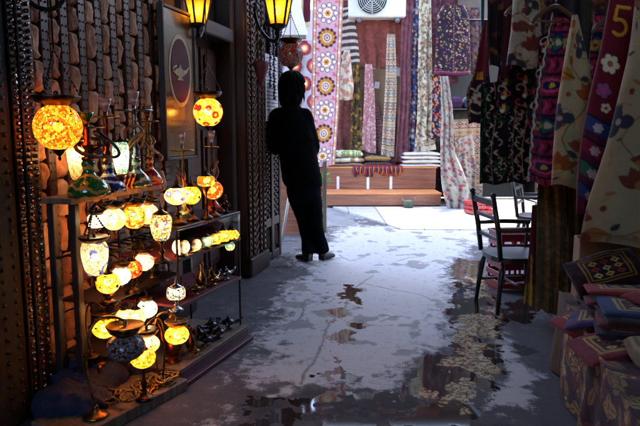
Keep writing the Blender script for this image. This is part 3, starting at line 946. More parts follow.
# lamp silhouette
def el(s, z, a, c, n=20, a0=0, a1=2 * PI): return [(s + a * math.cos(a0 + (a1 - a0) * i / n), z + c * math.sin(a0 + (a1 - a0) * i / n)) for i in range(n)]
flat(b, el(cs - .012, cz - .01, .062, .026), .0601, .062, 2)
flat(b, [(cs + .03, cz - .022), (cs + .07, cz - .008), (cs + .104, cz + .026), (cs + .099, cz + .034), (cs + .06, cz + .010), (cs + .03, cz + .008)], .0621, .0632, 2)
flat(b, [(cs - .05, cz - .056), (cs + .026, cz - .056), (cs + .006, cz - .034), (cs - .03, cz - .034)], .0621, .0632, 2)
flat(b, [(cs - .034, cz + .013), (cs + .01, cz + .013), (cs - .006, cz + .03), (cs - .010, cz + .044), (cs - .014, cz + .044), (cs - .018, cz + .03)], .0621, .0632, 2)
hp = [W(cs - .062 - .042 * math.sin(PI * i / 10), cz + .026 - .05 * i / 10, .063) for i in range(11)]
b.tube(hp, .0055, 6, 2)
for i in range(3):
    z = 1.245 - i * .03
    s = cs - .13
    while s < cs + .12:
        w = rnd.uniform(.006, .018) if i else rnd.uniform(.010, .022)
        flat(b, [(s, z), (s + w, z), (s + w, z + .011 + (.006 if not i else 0)), (s, z + .011 + (.006 if not i else 0))], .0551, .0565, 3)
        s += w + rnd.choice((.004, .004, .012))
b.build('emblem', [M_('sign_red'), M_('sign_buff'), M_('sign_buff'), M_('sign_ink')], sg, world=True)

# ---- shop door with transom window
dv = thing('shop_door', 'dark panelled shop door with a transom beside the sign board', 'door', W(4.35, 0))
b = MB(); wbox(b, 3.95, 4.80, 0, 3.1, -.22, -.16, 0)
b.build('leaf', M_('dark_wood'), dv, world=True)
b = MB()
for s0, s1, z0, z1 in ((3.95, 4.03, 0, 3.1), (4.72, 4.80, 0, 3.1)): wbox(b, s0, s1, z0, z1, -.158, -.02, 0, .01)
wbox(b, 4.03, 4.72, 1.86, 1.96, -.158, .0, 0, .01); wbox(b, 4.03, 4.72, 2.95, 3.1, -.158, -.02, 0, .01)
for s0 in (4.03, 4.10): wbox(b, s0 + .002, s0 + .02, .02, 1.858, -.158, -.09, 0, .005)
b.build('frame', M_('dark_wood'), dv, world=True)
b = MB()
for s0, s1 in ((4.14, 4.40), (4.44, 4.70)):
    for z0, z1 in ((.15, .75), (.83, 1.2), (1.28, 1.8)):
        wbox(b, s0, s1, z0, z1, -.158, -.14, 0, .008); wbox(b, s0 + .04, s1 - .04, z0 + .05, z1 - .05, -.138, -.125, 0, .01)
b.build('door_panel', M_('red_wood'), dv, world=True)
b = MB(); wbox(b, 4.05, 4.70, 2.0, 2.93, -.15, -.14, 0, .002)
b.build('transom_pane', pm('dusty_pane', '#2c2626', .2, 0, .4, 8, .05, 30), dv, world=True)

# ---- carved column and carved end panel
cl = thing('carved_column', 'dark carved wooden pillar edged with rows of studs', 'pillar', W(5.02, 0))
b = MB(); wbox(b, 4.82, 5.22, 0, 3.1, -.2, .05, 0, .01)
for s0 in (4.85, 4.94, 5.10, 5.19):
    wbox(b, s0 - .022, s0 + .022, .1, 3.0, .051, .068, 0, .006)
b.build('shaft', M_('batten_wood'), cl, world=True)
b = MB()
for s0 in (4.85, 4.94, 5.10, 5.19):
    for j in range(58): b.ball(W(s0, .12 + j * .05, .068), .014, 0, 6, 4)
for j in range(40):
    z = .14 + j * .072
    b.beam(W(4.985, z, .054), W(5.055, z + .05, .054), .02, .016, 0); 
b.build('studs', M_('dark_bronze'), cl, world=True)
b = MB(); wbox(b, 4.80, 5.24, 0, .16, -.2, .09, 0, .012); b.build('plinth', M_('dark_wood'), cl, world=True)
cp = thing('carved_panel', 'carved wooden wall end the person leans against', 'wall', W(5.5, 0))
b = MB(); wbox(b, 5.25, 5.74, 0, 3.1, -.3, .0, 0, .006)
for s0, s1 in ((5.25, 5.30), (5.46, 5.53), (5.69, 5.74)): wbox(b, s0, s1, 0, 3.0, .001, .035, 0, .008)
for z in (.0, .32, 1.22): wbox(b, 5.302, 5.688, z, z + .08, .001, .030, 0, .008)
b.build('boards', M_('dark_wood'), cp, world=True)
b = MB()
for s0, s1 in ((5.31, 5.45), (5.54, 5.68)):
    for i in range(14):
        z = .42 + i * .055
        for k in range(3):
            s = s0 + .02 + k * (s1 - s0 - .04) / 2
            b.ball(W(s, z + (.027 if k % 2 else 0), .008), .021, 0, 6, 4, 1, 1, 1.3)
    for k in range(4): b.tube([W(s0 + .01 + .035 * k + .012 * math.sin(z * 14), z, .012) for z in np.arange(.12, .32, .02)], .009, 5)
b.build('carving', M_('batten_wood'), cp, world=True)
# notice sheet on it
pm('paper', '#c8c0c4', .8, 0, .08, 6, .1, 30)
pm('ink', '#3a3238', .8, 0, .1, 20, 0)
pm('ink_red', '#a83a44', .8, 0, .1, 20, 0)
nt = MB(); wbox(nt, 5.33, 5.66, 1.28, 1.86, .032, .036, 0, .001)
for i in range(15):
    z = 1.83 - i * .032; s = 5.35
    while s < 5.63:
        w = rnd.uniform(.01, .04); w = min(w, 5.645 - s)
        wbox(nt, s, s + w, z - .009, z, .0361, .037, 1, .0001); s += w + rnd.choice((.006, .012))
for z in (1.325, 1.30): wbox(nt, 5.35, 5.64, z - .010, z, .0361, .037, 2, .0001)
tag(nt.build('notice', [M_('paper'), M_('ink'), M_('ink_red')], loc=W(5.5, 1.28), world=True), 'white paper notice with small print pinned to carved panel', 'notice')

# hanging bead strands by the column
for k, (s0, o, n) in enumerate(((5.27, .10, 62), (5.40, .09, 66), (5.50, .11, 58), (5.62, .085, 70))):
    b = MB()
    top = W(s0, 3.05, o)
    b.tube([top, top - Vector((0, 0, n * .024))], .003, 5)
    for j in range(n):
        b.ball(top - Vector((.004 * math.sin(j * 1.7), 0, j * .024 + .012)), .011 + .003 * (j % 2), 0, 6, 4)
    o_ = b.build('bead_strand', M_('pewter'), loc=top, world=True)
    tag(o_, ['grey bead strand nearest the carved column', 'grey bead strand hanging over left edge of notice', 'shortest grey bead strand hanging before the notice', 'grey bead strand hanging at the wall end by the person'][k], 'bead strand', 'bead strands beside the column')

# side wall beyond and rest of the left side building
pm('plaster_dim', '#6a5c54', .9, 0, .3, 2, .4, 20)
lw = MB()
wbox(lw, 3.901, 5.74, 0, 3.1, -.5, -.32, 0)
tag(lw.build('rear_wall', M_('plaster_dim'), loc=W(4.5, 0, -.4), world=True), 'plain wall behind the shop door and column', 'wall')

# ================================================================== LAMPS
WARM = (1.0, .62, .22); WHITE = (1.0, .80, .52)
BUL = {'warm': emit('bulb_warm', WARM, 9.5), 'white': emit('bulb_white', (1.0, .68, .34), 7), 'low': emit('bulb_low', WARM, 4.5)}
mosaic('glass_orange', ['#ff8a22', '#ff9a30', '#e86414', '#ffb040', '#e04a14', '#ffc868'], 105, .12)
mosaic('glass_yellow', ['#f0a838', '#ffc458', '#e88a20', '#ffd888', '#f0a030', '#d87820'], 85, .2)
mosaic('glass_white', ['#ffe8bc', '#ffd490', '#fff0d4', '#ffc878', '#e8a860'], 90, .24, .05)
mosaic('glass_confetti', ['#fff0d0', '#ffd060', '#d83a2a', '#fff4e0', '#3a5ad0', '#ffe8b0', '#e8902a', '#6a9a4a', '#fff0d8'], 130, .2, .05)
mosaic('glass_redflower', ['#ffd078', '#ffb848', '#ffe0a0', '#ffa838'], 60, .24, .03, big=(16, ['#ffe8b0', '#e08a28', '#c82a1a', '#6a1a2a'], .36, 2.6))
mosaic('glass_bluering', ['#ffe49a', '#ffd878', '#fff0c0'], 70, .2, .04, big=(20, ['#fff4e0', '#7a9ae8', '#4a4ab0', '#d88a8a'], .40, 2.4))
mosaic('glass_blueflower', ['#f4f4f0', '#fff8ec', '#e8f0f0'], 80, .22, .04, big=(18, ['#f0f8ff', '#2a50d0', '#5a9ae0', '#fff0d8'], .46, 2.2))
mosaic('glass_red', ['#e8502a', '#f07838', '#c83020', '#f89a50', '#d84428'], 90, .12)
mosaic('glass_redyellow', ['#ff8a2a', '#ffb848', '#e8401c', '#ffd888', '#f06020'], 70, .2, .05, big=(18, ['#ffe8a0', '#2a5ad0', '#c82a1a', '#ff9a38'], .34, 2.9))
mosaic('glass_teal', ['#8ac8d0', '#d8ecec', '#4a94b8', '#f4ecd0', '#78b8c8'], 110, .15)
mosaic('glass_jar', ['#fff0d0', '#ffe4b0', '#e8b8a0', '#fff4e4', '#b8a8c8', '#ffd480', '#c88a80'], 110, .17, .05, big=(13, ['#fff0c0', '#ffd868', '#5a6ac8', '#f0e0d0'], .5, 2.0))
mosaic('glass_grey', ['#9a9498', '#aaa4a8', '#8a8488', '#b4b0b4', '#8a2a20', '#8e888c', '#762820', '#9c969a'], 120, .05, .06, opaque=.85)
mosaic('glass_unlit', ['#b8a8a4', '#c8bcb4', '#a8988c', '#b83a30', '#c8b8a8', '#4a7a80', '#c8802a'], 100, .04, .05, big=(20, ['#e8e0d0', '#c85a20', '#2a6a70', '#d8c8bc', '#c83020'], .5, 2.6), opaque=.35)
mosaic('glass_silver', ['#d8e4f0', '#f4f8ff', '#98a0a8', '#c8d4e0', '#585c60'], 90, .2, .08)
mosaic('glass_purple', ['#ffe4b8', '#ffd498', '#ffc068', '#fff0d4'], 90, .22, .05, big=(34, ['#8a3ac0', '#d85a8a', '#fff0d8', '#ffc860'], .4, 2.6))

def globe_prof(r, squash=1.0, shape='globe', k=14):
    if shape == 'globe':
        a0, a1 = .20, .80
        return [(r * math.sin(PI * (a0 + (a1 - a0) * i / k) if 0 else PI * (.10 + .76 * i / k)), -r * squash * math.cos(PI * (.10 + .76 * i / k))) for i in range(k + 1)]
    if shape == 'jar':    # tall, wide shoulder, narrower foot
        pr = [(.50, -1.0), (.66, -.86), (.80, -.6), (.90, -.25), (.98, .1), (1.0, .4), (.97, .65), (.86, .84), (.72, .95)]
        return [(a * r, z * r * squash) for a, z in pr]
    if shape == 'drum':
        pr = [(.62, -.72), (.86, -.66), (.97, -.5), (1, -.2), (1, .2), (.97, .5), (.86, .66), (.66, .74)]
        return [(a * r, z * r * squash) for a, z in pr]
def zmax(pr): return max(z for _, z in pr)
def zmin(pr): return min(z for _, z in pr)

def lamp(C, r, mat, label, kind='swan', lit='warm', squash=1.0, shape='globe', zb=None, group='mosaic lamps on the displays', top=None, ang=None, capw=.95, metal='dark_bronze', name='mosaic_lamp', n=22, cap_h=.55, bulb=.3):
    """C = centre of the glass. kinds: swan (hangs from a curved neck), post (stands on a stem), hang (chains from top)"""
    C = Vector(C); Mm = M_(metal)
    base = Vector((C.x, C.y, zb if zb is not None else C.z - r))
    t = thing(name, label, 'lamp', base, 0, group)
    L = C - base
    pr = globe_prof(r, squash, shape)
    m = MB(); m.lathe(pr, (0, 0, 0), n, cap=False); gs_ = m.build('glass_shade', M_(mat), t, L)
    zt, zb_ = pr[-1][1], pr[0][1]; rt, rb = pr[-1][0], pr[0][0]
    if lit:
        bb = MB(); bb.ball((0, 0, 0), r * bulb, 0, 10, 7); bb.build('bulb', BUL[lit], gs_, Vector((0, 0, r * .02)))
    c = MB(); w = r * capw; h = r * cap_h
    c.lathe([(rt * .9, zt - .002), (rt + r * .05, zt), (rt + r * .08, zt + h * .12), (w * .86, zt + h * .35), (w, zt + h * .8), (w * 1.03, zt + h), (w * .98, zt + h * 1.04), (w * .5, zt + h * .96), (w * .14, zt + h * 1.0), (r * .1, zt + h * 1.25), (r * .13, zt + h * 1.4), (.002, zt + h * 1.6)] if kind != 'post' else
            [(rt * .9, zt - .002), (rt + r * .06, zt), (rt * .9, zt + h * .25), (rt * .5, zt + h * .5), (r * .16, zt + h * .8), (r * .2, zt + h), (r * .08, zt + h * 1.3), (.002, zt + h * 1.9)], (0, 0, 0), n)
    c.build('cap', Mm, t, L)
    if kind != 'post':
        f = MB(); f.lathe([(.002, zb_ - r * .5), (r * .08, zb_ - r * .4), (r * .05, zb_ - r * .3), (r * .16, zb_ - r * .2), (rb * .8, zb_ - r * .08), (rb + r * .04, zb_), (rb * .9, zb_ + .003)], (0, 0, 0), 14)
        f.build('finial', Mm, t, L)
    ztop = zt + h * (1.6 if kind != 'post' else 1.9)
    if kind == 'hang':
        zt2 = (top if top is not None else C.z + r * 5) - C.z
        ch = MB(); ap = Vector((0, 0, ztop + r * 1.7)); ap.z = min(ap.z, zt2)
        for i in range(3):
            a = 2 * PI * i / 3 + .5; p0 = Vector((w * math.cos(a), w * math.sin(a), zt + h))
            for j in range(11): ch.ball(p0.lerp(ap, (j + .5) / 11), .0055, 0, 5, 3)
            ch.tube([p0, ap], .0018, 4)
        if zt2 > ap.z + .01: ch.tube([ap, Vector((0, 0, zt2))], .0035, 5)
        ch.build('chain', Mm, t, L)
    elif kind == 'swan':
        a = ang if ang is not None else 2.2
        d = Vector((math.cos(a), math.sin(a), 0)); R = r * 1.5 + .02
        b0 = Vector((0, 0, 0)) + d * R
        s_ = MB(); s_.lathe([(r * .62, 0), (r * .66, r * .06), (r * .5, r * .14), (r * .2, r * .24), (r * .12, r * .4), (r * .15, r * .48), (.006, r * .6)], b0, 16)
        s_.build('base', Mm, t)
        hi = L.z + ztop
        s_ = MB(); s_.tube(bez(b0 + Vector((0, 0, r * .5)), b0 + d * R * .5 + Vector((0, 0, hi * .8)), b0 + d * R * .1 + Vector((0, 0, hi + r * 1.3)), Vector((0, 0, hi - r * .12)), 18), max(.0045, r * .07), 7)
        s_.build('neck', M_('old_brass') if metal == 'old_brass' else Mm, t)
    elif kind == 'post':
        H = L.z + zb_
        s_ = MB()
        pr2 = [(r * .75, 0), (r * .78, .008), (r * .6, .016), (r * .25, .024), (r * .14, H * .3 + .01), (r * .24, H * .45), (r * .28, H * .52), (r * .13, H * .62), (r * .12, H * .8), (rb * .6, H * .93), (rb + r * .05, H), (rb * .9, H + .003)]
        pr2 = sorted(pr2, key=lambda q: q[1]); s_.lathe(pr2, (0, 0, 0), 16); s_.build('stem', Mm, t)
    return t

# --- two big hanging globes and the unlit one by the person
lamp(P(58, 127, 2.42), .093, 'glass_orange', 'largest lit orange mosaic globe hanging at upper left', 'hang', 'warm', top=3.0, group='hanging mosaic globes', capw=.98, cap_h=.4, n=32, bulb=.22)
lamp(P(208, 112, 3.8), .091, 'glass_redflower', 'lit yellow globe with red flowers hanging before the shop door', 'hang', 'warm', top=2.0, group='hanging mosaic globes', capw=.98, cap_h=.45, n=32, bulb=.25)
lamp(P(291, 55, 5.0), .098, 'glass_unlit', 'unlit white and red mosaic globe hanging above the person', 'hang', None, top=3.0, group='hanging mosaic globes', capw=.9, cap_h=.4, n=28)

# --- the tall shelf display at the left
wood('shelf_wood', '#4c3e30', '#86735c', .5)
A0, A1 = Vector((-1.02, 2.47, 0)), Vector((-.825, 3.12, 0))
sd = (A1 - A0).normalized(); sn = Vector((sd.y, -sd.x, 0)); SR = Matrix((sd, -sn, Vector((0, 0, 1)))).transposed(); SL = (A1 - A0).length
stand = thing('display_shelf', 'tall wooden display shelf holding water pipes above mosaic lamps', 'shelf', (A0 + A1) / 2)
def sbox(mb, a0, a1, w0, w1, z0, z1, m=0, bev=.003):
    c = A0 + sd * (a0 + a1) / 2 + sn * (w0 + w1) / 2; mb.box((c.x, c.y, (z0 + z1) / 2), (a1 - a0, abs(w1 - w0), z1 - z0), SR, m, bev)
def SP(a, w, z): 
    v = A0 + sd * a + sn * w; return Vector((v.x, v.y, z))
b = MB(); sbox(b, -.02, SL, -.15, 0, .895, .920); b.build('top_board', M_('shelf_wood'), stand, world=True)
for a, w in ((.0, .0), (SL - .05, -.02), (.0, -.11), (SL - .05, -.11)):
    b = MB(); sbox(b, a, a + .034, w - .034, w, 0, .893, 0, .004); b.build('post', M_('dark_wood') if a == 0 else M_('aged_wood'), stand, world=True)
for z in (.47, .235):
    b = MB(); sbox(b, .036, SL - .052, -.13, .11, z - .012, z); b.build('tier_board', M_('dark_wood'), stand, world=True)
b = MB()
for i in range(14): b.tube([SP(.03 + i * .045, .06 + .01 * math.sin(i), .65 + .02 * math.sin(i * 2.1)), SP(.03 + i * .045 + .03, -.1, .66)], .004, 5)
b.tube([SP(.0, .07, .665), SP(SL - .02, .06, .675)], .006, 6); b.tube([SP(.0, -.1, .66), SP(SL - .02, -.1, .66)], .006, 6)
b.build('wire_rack', M_('black_iron'), stand, world=True)
# base plank on the ground, its front edge towards the alley
p0, p1 = G(100, 426, .05), G(188, 380, .05); p0.z = p1.z = 0
bd = (p1 - p0).normalized(); bn = Vector((bd.y, -bd.x, 0)); BR = Matrix((bd, -bn, Vector((0, 0, 1)))).transposed()
pk = MB(); c = (p0 + p1) / 2 - bn * .13 - bd * .06; pk.box((c.x, c.y, .028), ((p1 - p0).length + .12, .26, .056), BR, 0, .006)
tag(pk.build('plank', M_('plank_wood'), loc=(c.x, c.y, 0), world=True), 'low worn wooden plank on the ground below the lamps', 'plank')

# row hanging right under the top board
for i, (x, y, d, rp_, mat, lit, shp, lab) in enumerate((
        (97, 221, 2.52, 9, 'glass_blueflower', 'white', 'drum', 'small pale jar lamp with blue flower, under front end of shelf'),
        (114, 219, 2.60, 11.5, 'glass_purple', 'white', 'globe', 'white glowing globe lamp with green rim under top shelf'),
        (134, 217, 2.72, 12, 'glass_redyellow', 'warm', 'globe', 'red and orange globe lamp with blue circle under top shelf'),
        (148, 214, 2.84, 10.5, 'glass_white', 'white', 'globe', 'plain white glowing globe lamp at far end under top shelf'))):
    lamp(P(x, y, d), rp_ / F * d, mat, lab, 'hang', lit, shape=shp, top=.894, capw=1.0, cap_h=.5, bulb=.36)
lamp(P(161, 227, 2.66), 11 / F * 2.66, 'glass_confetti', 'multicoloured confetti jar lamp beside the glass cabinet', 'post', 'white', 1.25, 'jar', zb=.605, bulb=.3)
lamp(P(95, 258, 2.42), 13.5 / F * 2.42, 'glass_jar', 'tall white and yellow jar lamp with wide cap, nearest the post', 'hang', 'white', 1.3, 'jar', top=.885, capw=1.12, cap_h=.42, bulb=.3, n=28)
for i, (x, y, d, rp_, mat, lit, lab, ang) in enumerate((
        (108, 283, 2.47, 12, 'glass_yellow', 'warm', 'yellow mosaic lamp at near end of the middle row', 2.4),
        (121, 276, 2.56, 10, 'glass_blueflower', 'white', 'blue and white mosaic lamp in the middle row', 2.6),
        (132, 269, 2.65, 10.5, 'glass_red', 'low', 'orange red mosaic lamp in the middle row', 2.5),
        (144, 262, 2.76, 10, 'glass_bluering', 'white', 'white flowered mosaic lamp at far end of middle row', 2.3))):
    lamp(P(x, y, d), rp_ / F * d, mat, lab, 'swan' if i % 2 else 'post', lit, .92, zb=.47, ang=ang, bulb=.36)
for i, (x, y, d, rp_, mat, lit, lab, ang, k, sq) in enumerate((
        (105, 328, 2.42, 13, 'glass_yellow', 'warm', 'yellow lamp with wide dark cap, lower row nearest the post', 2.6, 'swan', .8),
        (124, 317, 2.55, 8, 'glass_purple', 'warm', 'small purple and yellow lamp in lower row', 2.0, 'post', 1.1),
        (136, 317, 2.62, 10.5, 'glass_white', 'warm', 'white mosaic lamp in lower row beside the blue dotted one', 2.4, 'post', .9),
        (147, 309, 2.72, 10.5, 'glass_blueflower', 'white', 'white lamp with blue dots at far end of lower row', 2.2, 'swan', .9),
        (126, 347, 2.38, 20, 'glass_grey', None, 'unlit grey mosaic lamp with red dots on brass swan neck', 3.9, 'swan', .72),
        (147, 344, 2.50, 13, 'glass_purple', 'white', 'white lamp with purple dots just behind the grey lamp', 1.2, 'swan', .72),
        (177, 335, 2.58, 12.5, 'glass_yellow', 'warm', 'bright yellow swan neck lamp nearest the copper ewer', 2.8, 'swan', .75),
        (143, 358, 2.44, 13, 'glass_orange', 'warm', 'low yellow lamp half hidden behind the grey lamp', 1.6, 'post', .8))):
    C = P(x, y, d)
    lamp(C, rp_ / F * d, mat, lab, k, lit, sq, zb=.235 if i < 4 else .057, ang=ang, metal='old_brass' if i in (4, 6) else 'dark_bronze', bulb=.34, n=30 if i == 4 else 22)
# little unlit bronze candlesticks and pots crowding the tiers behind the lamps
CS = []
def candlestick(loc, h, k, metal, label):
    t = thing('candlestick', label, 'candlestick', loc, 0, 'bronze candlesticks crowding the display tiers')
    m = MB(); m.lathe([(.20 * h, 0), (.21 * h, .03 * h), (.09 * h, .09 * h), (.05 * h, .2 * h), (.09 * h, .3 * h), (.04 * h, .42 * h), (.08 * h, .58 * h), (.045 * h, .68 * h), (.06 * h, .78 * h)], (0, 0, 0), 12); m.build('stem', M_(metal), t)
    m = MB(); m.lathe([(.06 * h, .78 * h), (.17 * h, .84 * h), (.18 * h, .86 * h), (.09 * h, .87 * h), (.1 * h, h), (.08 * h, h), (.002, .9 * h)], (0, 0, 0), 12); m.build('cup', M_(metal), t)
q_ = 0
for zi, (z, n_, nm_) in enumerate(((.471, 6, 'upper tier'), (.236, 6, 'lower tier'), (.058, 4, 'ground plank'))):
    for i in range(n_):
        a = .07 + i * (SL - .16) / max(1, n_ - 1) * (.8 if zi < 2 else .6); w = (-.07, .045)[i % 2] if zi < 2 else .03
        o_ = ('first', 'second', 'third', 'fourth', 'fifth', 'sixth')[i]
        candlestick(SP(a, w, z), (.13, .115, .15, .12)[(i + zi) % 4], 0, ('bright_brass', 'old_brass', 'copper')[(i * 2 + zi) % 3], '%s candlestick from the near end, on the %s behind the lamps' % (o_, nm_))
lamp(P(176, 293, 2.66), 9.5 / F * 2.66, 'glass_silver', 'small silver lantern with white light beside the cabinet', 'post', 'white', .9, 'drum', zb=.378, metal='silver', bulb=.3)

# ================================================================== GLASS CABINET
K0, K1 = Vector((-.66, 2.74, 0)), Vector((-.445, 3.325, 0))
kd = (K1 - K0).normalized(); kn = Vector((kd.y, -kd.x, 0)); KR = Matrix((kd, -kn, Vector((0, 0, 1)))).transposed(); KL = (K1 - K0).length
cab = thing('glass_cabinet', 'glass cabinet with dark red shelves of lamps and brassware', 'cabinet', (K0 + K1) / 2 - kn * .16)
def kbox(mb, a0, a1, w0, w1, z0, z1, m=0, bev=.002):
    c = K0 + kd * (a0 + a1) / 2 + kn * (w0 + w1) / 2; mb.box((c.x, c.y, (z0 + z1) / 2), (a1 - a0, abs(w1 - w0), z1 - z0), KR, m, bev)
def KP(a, w, z):
    v = K0 + kd * a + kn * w; return Vector((v.x, v.y, z))
pm('red_felt', '#6a1a2a', .95, 0, .3, 40, .5, 200)
pm('dark_metal_edge', '#2a2426', .35, .7, .3, 20, .1)
b = MB(); kbox(b, 0, KL, -.34, 0, .738, .750); b.build('top_board', M_('dark_metal_edge'), cab, world=True)
for z in (.604, .378):
    b = MB(); kbox(b, .004, KL - .004, -.335, -.004, z - .014, z, 0); kbox(b, .004, KL - .004, -.003, .001, z - .016, z + .002, 1)
    b.build('shelf', [M_('red_felt'), M_('red_wood')], cab, world=True)
b = MB(); kbox(b, -.06, KL + .01, -.36, .03, .0, .075); kbox(b, -.06, KL + .012, -.362, .032, .077, .090, 1); kbox(b, -.07, KL + .03, -.36, .055, .0, .025)
wood('plum_wood', '#3c1420', '#6a2c3c', .35)
b.build('base', [M_('plum_wood'), M_('plank_wood')], cab, world=True)
for a, w in ((0, -.33), (KL - .012, -.33), (KL - .012, -.004), (.0, -.004)):
    b = MB(); kbox(b, a, a + .010, w - .010, w, .092 if a else .38, .737, 0, .002); b.build('post', M_('dark_metal_edge'), cab, world=True)
GL = glass('cabinet_glass')
b = MB(); kbox(b, KL - .001, KL + .003, -.325, -.016, .40, .736, 0, .0005); b.build('end_pane', GL, cab, world=True)
b = MB(); kbox(b, .012, KL - .014, .0022, .005, .62, .736, 0, .0005); b.build('front_pane', GL, cab, world=True)
# inside the upper shelf
for i, (x, y, d, rp_, mat, lit, shp, lab) in enumerate((
        (181, 247, 2.80, 9, 'glass_jar', 'white', 'globe', 'cream mosaic lamp nearest in the row inside the cabinet'),
        (193, 245, 2.90, 8.5, 'glass_bluering', 'white', 'globe', 'white ring patterned lamp second inside the cabinet'),
        (206, 241, 2.98, 7, 'glass_teal', 'low', 'drum', 'pale blue glass jar lamp inside the cabinet'),
        (215, 239, 3.06, 7, 'glass_redyellow', 'warm', 'globe', 'red and yellow lamp inside the cabinet'),
        (224, 236, 3.13, 7, 'glass_yellow', 'white', 'globe', 'bright yellow white lamp inside cabinet, second from far end'),
        (233, 235, 3.21, 6, 'glass_orange', 'warm', 'globe', 'small orange lamp at far end inside the cabinet'))):
    C = P(x, y, d); r = rp_ / F * d
    lamp(C, r, mat, lab, 'post', lit, .95, shp, zb=.605, group='mosaic lamps inside the cabinet', bulb=.38, n=18)
lamp(P(230, 246, 3.15), 5 / F * 3.15, 'glass_teal', 'tiny blue and yellow lamp hanging under cabinet shelf', 'hang', 'low', top=.589, group='mosaic lamps inside the cabinet', n=14)
# on its top
lamp(P(177, 196, 2.86), 12.5 / F * 2.86, 'glass_bluering', 'wide yellow lamp with blue rings on top of the cabinet', 'post', 'warm', .72, zb=.751, group='mosaic lamps on the cabinet top', bulb=.34)
lamp(P(191, 195, 2.97), 10 / F * 2.97, 'glass_yellow', 'cream yellow lamp in the middle of the cabinet top', 'post', 'warm', .95, zb=.751, group='mosaic lamps on the cabinet top', bulb=.32)
lamp(P(206, 181, 3.02), 8.5 / F * 3.02, 'glass_redyellow', 'small orange cup lamp on tall stem on the cabinet top', 'post', 'warm', .8, 'drum', zb=.751, group='mosaic lamps on the cabinet top', bulb=.3)
lamp(P(213, 190, 3.10), 10 / F * 3.1, 'glass_red', 'round orange red lamp at far end of cabinet top', 'post', 'warm', .95, zb=.751, group='mosaic lamps on the cabinet top', bulb=.3)
lamp(P(121, 158, 2.86), 8 / F * 2.86, 'glass_teal', 'narrow glittering blue lamp behind the water pipes', 'post', 'white', 2.1, 'jar', zb=.921, group='lamps behind the water pipes', bulb=.5)
lamp(P(76, 156, 2.62), 9 / F * 2.62, 'glass_white', 'tall white glowing lamp behind the green water pipe', 'post', 'white', 2.6, 'jar', zb=.921, group='lamps behind the water pipes', bulb=.5)

# ================================================================== WATER PIPES
def vase_mat(name, c1, c2, metal=0.0, rough=.12, scale=95):
    m, t, b = new_mat(name)
    tc = t.new('ShaderNodeTexCoord'); v = t.new('ShaderNodeTexVoronoi'); v.inputs['Scale'].default_value = scale; t.link(tc.outputs['Object'], v.inputs['Vector'])
    w = t.new('ShaderNodeTexWave', bands_direction='Z'); w.inputs['Scale'].default_value = 8; w.inputs['Distortion'].default_value = 9; w.inputs['Detail'].default_value = 3; t.link(tc.outputs['Object'], w.inputs['Vector'])
    mu = t.new('ShaderNodeMath', operation='MULTIPLY'); t.link(v.outputs['Distance'], mu.inputs[0]); t.link(w.outputs['Fac'], mu.inputs[1])
    r = t.new('ShaderNodeValToRGB'); r.color_ramp.elements[0].position = .10; r.color_ramp.elements[1].position = .17
    r.color_ramp.elements[0].color = (*lin(c2), 1); r.color_ramp.elements[1].color = (*lin(c1), 1)
    t.link(mu.outputs[0], r.inputs[0]); t.link(r.outputs[0], b.inputs['Base Color']); b.inputs['Roughness'].default_value = rough; b.inputs['Metallic'].default_value = metal
    b.inputs['Coat Weight'].default_value = .5
    _mc[name] = m; return m
vase_mat('green_glass', '#0c5a22', '#b08a3a'); vase_mat('blue_white', '#1c2c6c', '#c8ccd8'); vase_mat('ruby_glass', '#7a1420', '#b07838'); vase_mat('smoke_glass', '#2c3c3a', '#8a9a90'); vase_mat('clay_bowl', '#b87a6c', '#e0c0b0', 0, .5, 60)
pm('hose_blue', '#1a2248', .6, 0, .3, 60, .4, 200); pm('hose_brown', '#3c1c12', .55, 0, .4, 60, .4, 200); pm('hose_tan', '#8a6848', .6, 0, .3, 60, .4, 200)
VP = [(.70, 0), (.98, .03), (1.0, .14), (.90, .30), (.62, .46), (.36, .58), (.27, .70), (.30, .84), (.34, .9), (.26, 1.0)]
